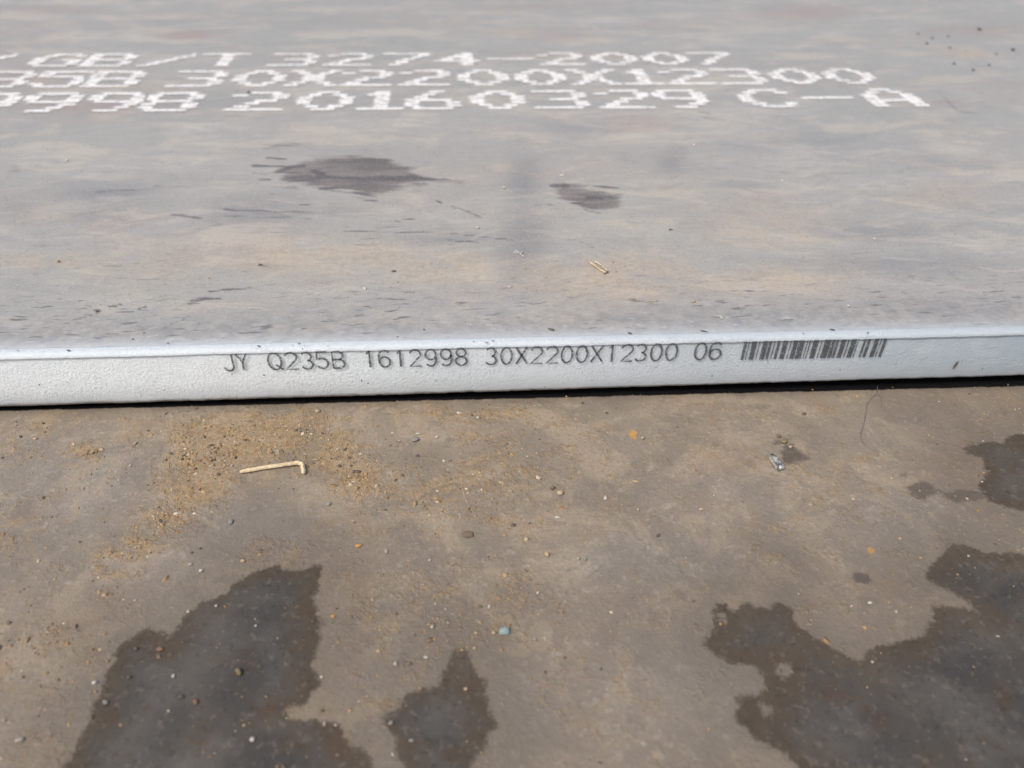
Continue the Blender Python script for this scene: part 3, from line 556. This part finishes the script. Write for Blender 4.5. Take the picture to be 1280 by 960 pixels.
# ------------------------------------------------------------------ debris
def rock_mesh(seed, flat=.6, sub=2, jag=.28):
    import bmesh
    bm = bmesh.new(); bmesh.ops.create_icosphere(bm, subdivisions=sub, radius=.5); r = np.random.default_rng(seed)
    dirs = r.normal(size=(9, 3)); dirs /= np.linalg.norm(dirs, axis=1)[:, None]; cut = .5*(1-jag*r.random(9))
    for v in bm.verts:
        p = np.array(v.co)
        for d, c in zip(dirs, cut):
            e = p@d-c
            if e > 0: p = p-d*e
        p = p*(1+.05*r.normal()); p[2] *= flat; v.co = p
    zmin = min(v.co.z for v in bm.verts)
    for v in bm.verts: v.co.z -= zmin
    me = bpy.data.meshes.new('pebble'); bm.to_mesh(me); bm.free()
    me.polygons.foreach_set('use_smooth', np.ones(len(me.polygons), bool)); return me
ROCKS = {}
def rock(name, label, cat, x, y, w_, h_, col, rot=0.0, flat=.62, jag=.28, plane=ZL, group=None, seed=None):
    seed = int(x*7+y*13) if seed is None else seed
    me = rock_mesh(seed, flat, 2, jag)
    me.materials.append(STONE[col]); c = on_z(x, y, plane); s_ = mpp(c)
    # seen from above at a slant: depth on the plate is the picture height divided by the sine of the view angle
    el = math.asin((CAM[2]-plane)/np.linalg.norm(CAM-c)); W = w_*s_; H = h_*s_; W *= .84; H *= .84
    D = max(W*.45, (H-.45*W*flat*math.cos(el))/math.sin(el))
    o = bpy.data.objects.new(name, me); COL.objects.link(o)
    o.location = (c[0], c[1]-.25*W*flat*math.cos(el), plane-.10*W*flat-(.0001 if plane == ZL else -.0001)); o.scale = (W, D, min(W, D)*1.0); o.rotation_euler = (0, 0, rot)
    return tag(o, label, cat, group)
G1, G2, G3 = 'pebbles strewn on the lower plate', 'chips lying on the upper plate', 'black crumbs at the far right of the upper plate'
DEB = [
 ('stone', 'blue-green stone on the lower plate, left of the bottom centre', 'stone', 631, 788, 23, 17, 'teal', .3, .7),
 ('pebble', 'tan pebble on the damp spot just behind the shiny metal chip', 'pebble', 987, 558, 8, 6, 'tan', 0, .7),
 ('dirt_crumb', 'dark brown crumb at the top of the damp spot behind the metal chip', 'crumb', 973, 545, 8, 6, 'brown', .2, .6),
 ('dirt_crumb', 'olive dirt lump in the damp spot behind the metal chip', 'crumb', 980, 552, 13, 9, 'olive', .4, .5),
 ('pebble', 'round tan pebble lying alone below the brown crumbs', 'pebble', 683, 693, 9, 9, 'tan', 0, .8),
 ('pebble', 'small pale pebble, left one of the close pair', 'pebble', 723, 698, 5, 5, 'pale', 0, .8),
 ('pebble', 'grey pebble, right one of the close pair', 'pebble', 731, 699, 7, 6, 'grey', 0, .8),
 ('scrap_flake', 'dark ragged flake in the grey area right of centre', 'flake', 823, 669, 10, 6, 'dark', .4, .5),
 ('scrap_flake', 'upright white flake right of the brown crumbs', 'flake', 757, 622, 6, 11, 'white', -.3, .4),
 ('scrap_flake', 'flat white flake just below the brown crumbs', 'flake', 697, 646, 9, 5, 'white', 0, .4),
 ('dirt_crumb', 'dark brown dirt crumb, left of the crumb pair', 'crumb', 690, 610, 10, 8, 'brown', .2, .6),
 ('dirt_crumb', 'tan dirt crumb, right of the crumb pair', 'crumb', 700, 616, 11, 9, 'tan', .1, .6),
 ('dirt_clod', 'flat dark brown dirt clod left of the brown crumbs', 'clod', 586, 668, 24, 13, 'brown', -.1, .35),
 ('stone', 'dark grey stone with a white flake behind it, near the edge', 'stone', 520, 549, 13, 9, 'grey', .4, .6),
 ('scrap_flake', 'white flake behind the dark grey stone', 'flake', 522, 541, 9, 4, 'white', 0, .4),
 ('stone', 'angular tan stone close to the edge above the hooked straw', 'stone', 397, 514, 9, 7, 'tan', .2, .7),
 ('scrap_flake', 'slanted white flake near the edge below the printed size', 'flake', 574, 516, 10, 5, 'white', -.6, .35),
 ('pebble', 'tiny white pebble right of the slanted white flake', 'pebble', 597, 522, 5, 4, 'white', 0, .8),
 ('pebble', 'tiny white pebble right of the dark grey stone', 'pebble', 546, 546, 5, 4, 'white', 0, .8),
 ('stone', 'flat tan stone left of the sand heap', 'stone', 169, 554, 11, 6, 'tan', .2, .6),
 ('stone', 'small dark stone near the edge above the sand heap', 'stone', 207, 517, 7, 5, 'grey', 0, .7),
 ('stone', 'dark triangular chip in the sand heap', 'stone', 255, 546, 6, 6, 'brown', .5, .6),
 ('stone', 'small stone near the left border below the edge', 'stone', 44, 548, 7, 5, 'tan', 0, .6),
 ('stone', 'left tan lump on the small pale sand spot', 'stone', 116, 566, 8, 6, 'tan', 0, .6),
 ('stone', 'right tan lump on the small pale sand spot', 'stone', 127, 562, 7, 5, 'tan', 0, .6),
 ('pebble', 'upright grey pebble below the hooked straw', 'pebble', 289, 652, 7, 10, 'grey', 0, .8),
 ('pebble', 'pale pebble left of the white one above the left wet patch', 'pebble', 238, 705, 7, 5, 'pale', 0, .7),
 ('pebble', 'white pebble above the left wet patch', 'pebble', 252, 713, 7, 6, 'white', 0, .7),
 ('pebble', 'dark pebble above the white one near the left wet patch', 'pebble', 250, 685, 6, 4, 'dark', 0, .7),
 ('pebble', 'dark pebble above the pale one near the left wet patch', 'pebble', 240, 690, 6, 4, 'dark', 0, .7),
 ('pebble', 'tan pebble at the upper rim of the left wet patch', 'pebble', 304, 701, 8, 6, 'tan', 0, .7),
 ('pebble', 'bright white pebble just left of the left wet patch', 'pebble', 119, 853, 8, 7, 'white', 0, .9),
 ('pebble', 'dark pebble on the left rim of the left wet patch', 'pebble', 132, 877, 10, 8, 'grey', 0, .8),
 ('pebble', 'flat pale pebble in the bottom left corner', 'pebble', 25, 924, 14, 10, 'pale', .1, .6),
 ('pebble', 'white pebble on the upper left rim of the left wet patch', 'pebble', 236, 764, 8, 6, 'pale', 0, .7),
 ('pebble', 'red-brown pebble in the upper part of the left wet patch', 'pebble', 201, 811, 12, 8, 'red', -.1, .6),
 ('pebble', 'dark pebble near the left rim inside the left wet patch', 'pebble', 162, 846, 8, 6, 'dark', .3, .7),
 ('pebble', 'small dark pebble left of the red-brown one in the wet', 'pebble', 170, 811, 6, 6, 'dark', 0, .7),
 ('pebble', 'white pebble in the middle of the left wet patch', 'pebble', 217, 845, 5, 6, 'white', 0, .8),
 ('pebble', 'round dark pebble in the left wet patch beside the red oval', 'pebble', 227, 871, 9, 7, 'dark', 0, .9),
 ('pebble', 'red-brown oval pebble in the left wet patch', 'pebble', 245, 877, 8, 11, 'red', .5, .7),
 ('pebble', 'olive brown pebble, largest in the left wet patch', 'pebble', 299, 840, 12, 13, 'olive', .5, .8),
 ('pebble', 'white oval pebble low in the left wet patch', 'pebble', 316, 924, 9, 8, 'white', .4, .7),
 ('pebble', 'pale flat pebble in the lower left wet patch', 'pebble', 211, 888, 7, 5, 'pale', 0, .5),
 ('pebble', 'pale pebble in the top of the left wet patch', 'pebble', 271, 757, 6, 5, 'pale', 0, .7),
 ('pebble', 'pale pebble at the lower left border', 'pebble', 5, 900, 6, 5, 'pale', 0, .7),
 ('pebble', 'white pebble beside brown crumbs above the middle wet patch', 'pebble', 495, 829, 9, 9, 'pale', .3, .7),
 ('pebble', 'slim white pebble above the middle wet patch', 'pebble', 532, 821, 9, 5, 'white', -.3, .6),
 ('dirt_crumb', 'brown crumb right of the white pebble above the middle wet patch', 'crumb', 511, 829, 11, 8, 'brown', .2, .6),
 ('dirt_crumb', 'reddish brown crumb above the slim white pebble', 'crumb', 537, 800, 11, 9, 'brown', 0, .5),
 ('pebble', 'round grey pebble on the left rim of the middle wet patch', 'pebble', 489, 904, 9, 9, 'grey', 0, .9),
 ('pebble', 'grey pebble low in the middle wet patch', 'pebble', 514, 925, 9, 6, 'grey', 0, .7),
 ('pebble', 'tan pebble in the upper middle wet patch', 'pebble', 582, 861, 7, 6, 'tan', 0, .8),
 ('pebble', 'white chip on the lower rim of the left wet patch', 'pebble', 406, 904, 5, 9, 'pale', 0, .6),
 ('pebble', 'pale pebble right of the white chip on the wet rim', 'pebble', 420, 906, 6, 5, 'pale', 0, .7),
 ('pebble', 'white pebble on the right rim of the left wet patch', 'pebble', 402, 846, 5, 5, 'white', 0, .8),
 ('pebble', 'white speck pebble in the upper right of the left wet patch', 'pebble', 320, 782, 4, 4, 'white', 0, .8),
 ('pebble', 'pale pebble left of the blue-green stone', 'pebble', 540, 783, 7, 8, 'pale', .4, .6),
 ('pebble', 'white pebble above the blue-green stone', 'pebble', 612, 758, 5, 6, 'white', 0, .7),
 ('pebble', 'brown pebble left of the white one above the blue-green stone', 'pebble', 600, 758, 7, 6, 'brown', 0, .7),
 ('pebble', 'orange-brown pebble touching the blue-green stone', 'pebble', 617, 791, 9, 7, 'tan', 0, .7),
 ('pebble', 'bright white pebble at the bottom left of the middle wet patch', 'pebble', 491, 943, 5, 5, 'white', 0, .8),
 ('dirt_crumb', 'brown crumb halfway between the wet patches', 'crumb', 495, 767, 8, 6, 'brown', .3, .6),
 ('rust_flake', 'orange rust flake at the right rim of the left wet patch', 'flake', 417, 770, 9, 6, 'orange', .3, .4),
 ('rust_flake', 'orange rust flake between the straw and the left wet patch', 'flake', 448, 681, 13, 8, 'orange', .2, .25),
 ('pebble', 'pale pebble right of the blue-green stone', 'pebble', 668, 799, 6, 6, 'pale', 0, .7),
 ('pebble', 'pale slim pebble next to the one right of the blue-green stone', 'pebble', 681, 797, 9, 5, 'pale', 0, .6),
 ('pebble', 'small white pebble below the round tan pebble', 'pebble', 672, 741, 5, 5, 'white', 0, .7),
 ('pebble', 'small tan pebble in the centre of the lower plate', 'pebble', 798, 637, 5, 5, 'tan', 0, .7),
 ('pebble', 'flat tan pebble right of the centre of the lower plate', 'pebble', 876, 636, 9, 6, 'tan', 0, .4),
 ('pebble', 'white pebble above the right wet patch', 'pebble', 1087, 753, 8, 5, 'white', 0, .5),
 ('pebble', 'small white pebble right of the one above the right wet patch', 'pebble', 1120, 764, 5, 5, 'white', 0, .7),
 ('pebble', 'small white pebble in the right wet patch', 'pebble', 1247, 795, 6, 5, 'pale', 0, .7),
 ('pebble', 'small white pebble at the top of the right wet patch', 'pebble', 1210, 695, 5, 5, 'pale', 0, .7),
 ('pebble', 'small white pebble in the notch of the right wet patch', 'pebble', 1090, 827, 5, 5, 'pale', 0, .7),
 ('scrap_flake', 'black flake in the wet patch at the right border', 'flake', 1259, 614, 9, 4, 'black', -.1, .4),
 ('scrap_flake', 'small dark flake near the edge right of the metal chip', 'flake', 1005, 517, 8, 5, 'dark', .2, .5),
 ('pebble', 'pale pebble beside the yellow rust spot near the edge', 'pebble', 803, 548, 7, 6, 'pale', 0, .7),
 ('stone', 'dark stone left of the middle, on the grey dust', 'stone', 100, 677, 6, 4, 'dark', .3, .6),
 ('stone', 'dark brown stone left of the sand heap, lower left', 'stone', 54, 622, 6, 5, 'brown', 0, .6),
 ('pebble', 'white pebble in the grey dust left of the sand heap', 'pebble', 163, 582, 4, 4, 'white', 0, .7),
 ('pebble', 'pale pebble below the small sand spot', 'pebble', 104, 610, 5, 4, 'pale', 0, .7),
 ('stone', 'tan lump right of the hooked straw', 'stone', 411, 629, 11, 7, 'grey', .2, .5),
 ('pebble', 'tan pebble just right of the hook of the straw', 'pebble', 395, 574, 9, 5, 'tan', 0, .6),
 ('pebble', 'tan pebble just left of the straw tip', 'pebble', 281, 582, 6, 5, 'tan', 0, .7),
 ('pebble', 'pale pebble beside the tan one left of the straw tip', 'pebble', 290, 582, 5, 4, 'pale', 0, .7),
 ('pebble', 'pale pebble below the rust flake', 'pebble', 483, 689, 5, 8, 'pale', .2, .6),
 ('pebble', 'white speck pebble below the dirt clod', 'pebble', 537, 700, 4, 4, 'white', 0, .8),
]
for (nm, lb, ct, x, y, w_, h_, col, rot, flat) in DEB:
    rock(nm, lb, ct, x, y, w_, h_, col, rot, flat, .62 if nm in ('stone', 'scrap_flake', 'rust_flake') else .5, ZL, G1)
UPD = [
 ('scrap_flake', 'white chip at the corner of the right dark worn patch', 703, 219, 11, 4, 'white', .1, .5), ('scrap_flake', 'small white chip below the thin forked straw', 638, 358, 9, 4, 'white', 0, .5),
 ('scrap_flake', 'long pale flake right of the split straw', 815, 376, 18, 6, 'pale', 0, .35), ('scrap_flake', 'thin dark sliver left of the long pale flake', 789, 374, 14, 2.4, 'grey', 0, .4),
 ('scrap_flake', 'small dark flake above and right of the split straw', 838, 287, 7, 3, 'dark', 0, .5), ('scrap_flake', 'dark flake below the large worn patch', 492, 339, 8, 4, 'dark', 0, .5),
 ('scrap_flake', 'tiny white chip in the grey area at the right', 1092, 299, 4, 4, 'white', 0, .8), ('scrap_flake', 'white chip left of the grey area at the right', 978, 226, 7, 3, 'white', 0, .5),
 ('scrap_flake', 'dark chip near the left end of the edge', 122, 389, 6, 3, 'dark', 0, .5), ('scrap_flake', 'pale chip below the large worn patch, near the edge', 456, 361, 6, 5, 'white', .4, .5),
 ('scrap_flake', 'pale slanted chip above the barcode', 901, 397, 4, 7, 'white', .3, .5), ('scrap_flake', 'small white chip right of the dark left smear', 84, 201, 6, 3, 'white', 0, .5),
 ('scrap_flake', 'small white chip in the blue-grey band', 630, 235, 5, 3, 'white', 0, .6), ('scrap_flake', 'white chip left of the blue-grey band', 597, 285, 5, 3, 'white', 0, .6),
 ('scrap_flake', 'pale chip in the sand grains at the left', 73, 327, 6, 4, 'tan', 0, .6), ('scrap_flake', 'dark chip in the sand below the large worn patch', 325, 331, 7, 4, 'brown', 0, .5),
 ('scrap_flake', 'small white chip above the dark worn patches', 868, 182, 6, 3, 'white', 0, .5), ('scrap_flake', 'tan chip above the barcode start', 866, 377, 8, 5, 'tan', 0, .5),
 ('scrap_flake', 'dark speck on the lettered row, above the date', 311, 116, 6, 3, 'dark', 0, .5), ('scrap_flake', 'small white chip above the barcode end', 1060, 383, 5, 4, 'white', 0, .6)]
for (nm, lb, x, y, w_, h_, col, rot, flat) in UPD: rock(nm, lb, 'flake', x, y, w_, h_, col, rot, flat, .55, 0.0, G2)
CR = [(1223, 37, 6, 5, 'largest black crumb at the far right end of the upper plate'), (1266, 63, 7, 5, 'black crumb nearest the right border, far on the upper plate'), (1165, 48, 5, 3, 'black crumb left of the ochre streak, farther one'), (1158, 55, 5, 3, 'black crumb left of the ochre streak, nearer one'),
      (1192, 80, 5, 3.5, 'black crumb below the ochre streak, left one'), (1216, 88, 5, 4, 'black crumb below the ochre streak, nearest one'), (1236, 82, 5, 3, 'black crumb below the ochre streak, right one'), (1245, 68, 4, 3, 'black crumb right of the ochre streak'), (1187, 60, 4, 3, 'black crumb on the ochre streak'), (1147, 43, 4, 2.5, 'black crumb farthest left of the crumb group'), (1185, 46, 4, 2.5, 'tiny black crumb above the ochre streak')]
for x, y, w_, h_, lb in CR: rock('crumb', lb, 'crumb', x, y, w_*.7, h_*.7, 'black', 0, .7, .5, 0.0, G3)

def tube(path, radii, n=10, flat=1.0, rough=.12, seed=1):
    r = np.random.default_rng(seed); path = np.array(path); V_, F_ = [], []; m = len(path); kk = 1+rough*r.normal(size=n)
    for i in range(m):
        t = path[min(i+1, m-1)]-path[max(i-1, 0)]; t /= np.linalg.norm(t)
        a = np.cross(t, [0, 0, 1.0]); a /= np.linalg.norm(a)+1e-9; b = np.cross(a, t)
        for k in range(n):
            th = 2*math.pi*k/n; rr = radii[i]*(kk[k]+.25*rough*r.normal()*.5); V_.append(path[i]+a*math.cos(th)*rr+b*math.sin(th)*rr*flat)
    for i in range(m-1):
        for k in range(n): F_.append([i*n+k, i*n+(k+1) % n, (i+1)*n+(k+1) % n, (i+1)*n+k])
    F_.append(list(range(n))[::-1]); F_.append(list(range((m-1)*n, m*n))); return V_, F_
def dens(pts, n):
    P_ = [np.array(p, float) for p in pts]; out = []
    for i in range(len(P_)-1):
        for k in range(n): out.append(P_[i]+(P_[i+1]-P_[i])*k/n)
    return out+[P_[-1]]
# hooked straw on the lower plate
r_ = .00098
A_, B_, C_, D_ = on_z(300, 590.5, ZL+.0006), on_z(372, 579, ZL+.0012), on_z(377.5, 580.5, ZL+.0013), on_z(379.5, 592, ZL+.0009)
A_[2] = ZL+.0008; B_[2] = ZL+.0013; C_[2] = ZL+.0013; D_[2] = ZL+.0009
path = dens([A_, (A_+B_)/2+np.array([0, .0003, 0]), B_], 10)+dens([B_, C_, D_], 4)[1:]
rad = [r_*(.55 if i == 0 else .97+.03*math.sin(i*.7)) for i in range(len(path))]; rad[-1] *= .75; rad[1] *= .85
sv, sf = tube(path, rad, 7, .75, .22, 4)
st_ = mesh_np('dry_straw', sv, sf, M_STRAW, smooth=False); tag(st_, 'pale dry straw with a hooked end on the sandy lower plate', 'straw')
# split straw folded double on the upper plate
root_s = bpy.data.objects.new('split_straw', None); COL.objects.link(root_s); p0 = on_z(737, 330, 0); root_s.location = p0
tag(root_s, 'short split straw folded in two on the upper plate', 'straw')
for nm, pts, rr in (('half', [(736, 329), (750, 339), (757, 343)], 1.5), ('half.001', [(743, 328.5), (752, 334), (759, 341)], 1.2)):
    pth = [q-p0+np.array([0, 0, .0011]) for q in dens([on_z(x, y, 0) for x, y in pts], 5)]
    v_, f_ = tube(pth, [rr*mpp(p0)*(1 if 0 < i < len(pth)-1 else .6) for i in range(len(pth))], 8, .6, .15, 8)
    mesh_np(nm, v_, f_, M_STRAW, root_s)
e_ = [q-p0+np.array([0, 0, .0009]) for q in dens([on_z(755, 343.5, 0), on_z(760, 341, 0)], 3)]
v_, f_ = tube(e_, [.9*mpp(p0)]*len(e_), 8, .7, .2, 9); mesh_np('fold', v_, f_, STONE['brown'], root_s)
# thin forked straw
root_f = bpy.data.objects.new('forked_straw', None); COL.objects.link(root_f); p1 = on_z(645, 315, 0); root_f.location = p1
tag(root_f, 'thin white forked straw on the blue-grey band of the upper plate', 'straw')
for nm, pts in (('stem', [(644, 314), (650, 318), (655, 322)]), ('branch', [(655, 314.5), (651, 317.5)]), ('branch.001', [(642, 316), (647, 318)])):
    pth = [q-p1+np.array([0, 0, .0006]) for q in dens([on_z(x, y, 0) for x, y in pts], 3)]
    v_, f_ = tube(pth, [.55*mpp(p1)]*len(pth), 6, .8, .1, 3); mesh_np(nm, v_, f_, STONE['white'], root_f)
# folded metal chip
root_c = bpy.data.objects.new('metal_chip', None); COL.objects.link(root_c); pc = on_z(972, 582, ZL); root_c.location = pc
tag(root_c, 'small folded shiny metal chip beside the damp spot, right of centre', 'metal chip')
s_ = mpp(pc)
def shell(name, prof, mat, thick=.9):
    """prof: rows of (x px right, y px up the picture, z px) quads strip -> thick sheet"""
    g = np.array(prof, float); n, m, _ = g.shape; g2 = g.copy(); g2[..., 1] /= .66
    top_ = g2*s_; bot_ = top_-np.array([0, 0, thick*s_]); V_ = np.concatenate([top_.reshape(-1, 3), bot_.reshape(-1, 3)]); F_ = []
    ii = lambda i, j, k: k*n*m+i*m+j
    for i in range(n-1):
        for j in range(m-1):
            F_.append([ii(i, j, 0), ii(i, j+1, 0), ii(i+1, j+1, 0), ii(i+1, j, 0)]); F_.append([ii(i, j, 1), ii(i+1, j, 1), ii(i+1, j+1, 1), ii(i, j+1, 1)])
    ring = [(0, j) for j in range(m)]+[(i, m-1) for i in range(1, n)]+[(n-1, j) for j in range(m-2, -1, -1)]+[(i, 0) for i in range(n-2, 0, -1)]
    for a in range(len(ring)):
        b = ring[(a+1) % len(ring)]; F_.append([ii(*ring[a], 0), ii(*ring[a], 1), ii(*b, 1), ii(*b, 0)])
    return mesh_np(name, V_, F_, mat, root_c, smooth=True)
shell('bright_fold', [[(-4, 12, 2), (-2.5, 12, 4), (-1.5, 11, 2.2)], [(-4, 8, 2.5), (0, 9, 5.5), (2.5, 8, 2.5)], [(-2.5, 2, 2.8), (2, 4, 7), (5.5, 3, 3)], [(-3, -3, 2), (2.5, -1.5, 6), (8, -1, 2.5)], [(-3.5, -7, 1.2), (1.5, -6, 3.5), (7, -4.5, 1.5)]], M_CHIP)
shell('dark_fold', [[(-7, 9.5, 1.5), (-5, 11, 3.5), (-4, 11, 2)], [(-7.5, 6, 2), (-4.5, 6.5, 4.5), (-3, 6, 2.5)], [(-6, 1, 1.6), (-3.5, 1.5, 3.5), (-2.5, 1, 2.5)], [(-5, -5, 1.2), (-3, -4, 2), (-2, -4, 1.6)]], STONE['grey'])

# ------------------------------------------------------------------ loose grit (uncountable)
def grit(name, pts, size, tone, z0, mat, label):
    n = len(pts); b = np.array([(1, 0, 0), (0, 1, 0), (-1, 0, 0), (0, -1, 0), (.6, .6, .75), (-.6, .5, .8), (0, -.75, .7)], float)
    f = np.array([(4, 1, 0)[::-1], (0, 1, 4), (1, 2, 5), (2, 3, 6), (3, 0, 6), (0, 4, 6), (1, 5, 4), (2, 6, 5), (4, 5, 6)][1:])
    k = len(b); ang = rng.random(n)*6.283; ca, sa = np.cos(ang), np.sin(ang)
    B = b[None]*(1+.28*rng.normal(size=(n, k, 3))); B = B*size[:, None, None]*np.stack([.8+.6*rng.random(n), .6+.4*rng.random(n), .5+.45*rng.random(n)], -1)[:, None, :]
    xr = B[..., 0]*ca[:, None]-B[..., 1]*sa[:, None]; yr = B[..., 0]*sa[:, None]+B[..., 1]*ca[:, None]
    V_ = np.stack([xr+pts[:, 0:1], yr+pts[:, 1:2], np.maximum(B[..., 2], 0)+z0[:, None]-.03*size[:, None]], -1).reshape(-1, 3)
    F_ = (f[None]+np.arange(n)[:, None, None]*k).reshape(-1, 3)
    o = mesh_np(name, V_, F_, mat, None, dict(tone=np.repeat(tone, k)), smooth=False); return tag(o, label, 'grit', kind='stuff')
def sample(n, lo, hi, dfun):
    p = np.stack([rng.uniform(lo[0], hi[0], n), rng.uniform(lo[1], hi[1], n)], -1); return p[rng.random(n) < dfun(p[:, 0], p[:, 1])]
def lut(xs_, ys_, A):
    def f(x, y):
        i = np.clip(np.searchsorted(xs_, x), 0, len(xs_)-1); j = np.clip(np.searchsorted(ys_, y), 0, len(ys_)-1); return A[i, j]
    return f
m2 = len(ys2)+2
sandf = lut(xs2, ys2, sand.reshape(nx2, m2)[:, 2:]); wetf = lut(xs2, ys2, wet.reshape(nx2, m2)[:, 2:]); zf = lut(xs2, ys2, Zt)
def d_low(x, y):
    c = fbm(x, y, 140, 77); return np.clip(.022+.08*sstep(.5, .7, fbm(x, y, 30, 71))+.95*sandf(x, y)**1.6*sstep(.33, .55, c)*sstep(.26,.44,fbm(x, y, 45, 79)), 0, 1)*np.where(wetf(x, y) > 0, .22, 1)*np.where(x > .03, .35, 1)
pl = sample(230000, (-.26, -.215), (.32, .001), d_low)
s1 = np.minimum(.00022*np.exp(rng.normal(0, .5, len(pl)))*(1+1.3*(rng.random(len(pl)) < .03+.07*sandf(pl[:, 0], pl[:, 1]))), .0012)
t1 = np.clip(rng.normal(.52, .2, len(pl))+.12*(sandf(pl[:, 0], pl[:, 1])-.3)+.38*(rng.random(len(pl)) < .015), 0, 1)
t1 = np.where(rng.random(len(pl)) < .12, .05, t1)
grit('loose_sand', pl, s1, t1, zf(pl[:, 0], pl[:, 1]), M_GRAIN, 'fine ochre sand and grit strewn over the lower plate')
mtop = len(ys); tanA = (tan).reshape(nx, m_)[:, m_-mtop:]
tanf = lut(xs, ys, tanA); ztf = lut(xs, ys, topz)
def d_up(x, y): return np.clip(.03*sstep(.9, .1, y)+.55*tanf(x, y)**2*sstep(.42, .62, fbm(x, y, 70, 91)), 0, 1)
pu = sample(60000, (-.45, .008), (.6, .62), d_up)
s2 = np.minimum(.00020*np.exp(rng.normal(0, .4, len(pu))), .0008)
t2 = np.clip(rng.normal(.66, .2, len(pu)), 0, 1); t2 = np.where(rng.random(len(pu)) < .16, .08, t2)
grit('loose_grit', pu, s2, t2, ztf(pu[:, 0], pu[:, 1]), M_GRAIN, 'sparse pale grit lying over the upper plate')
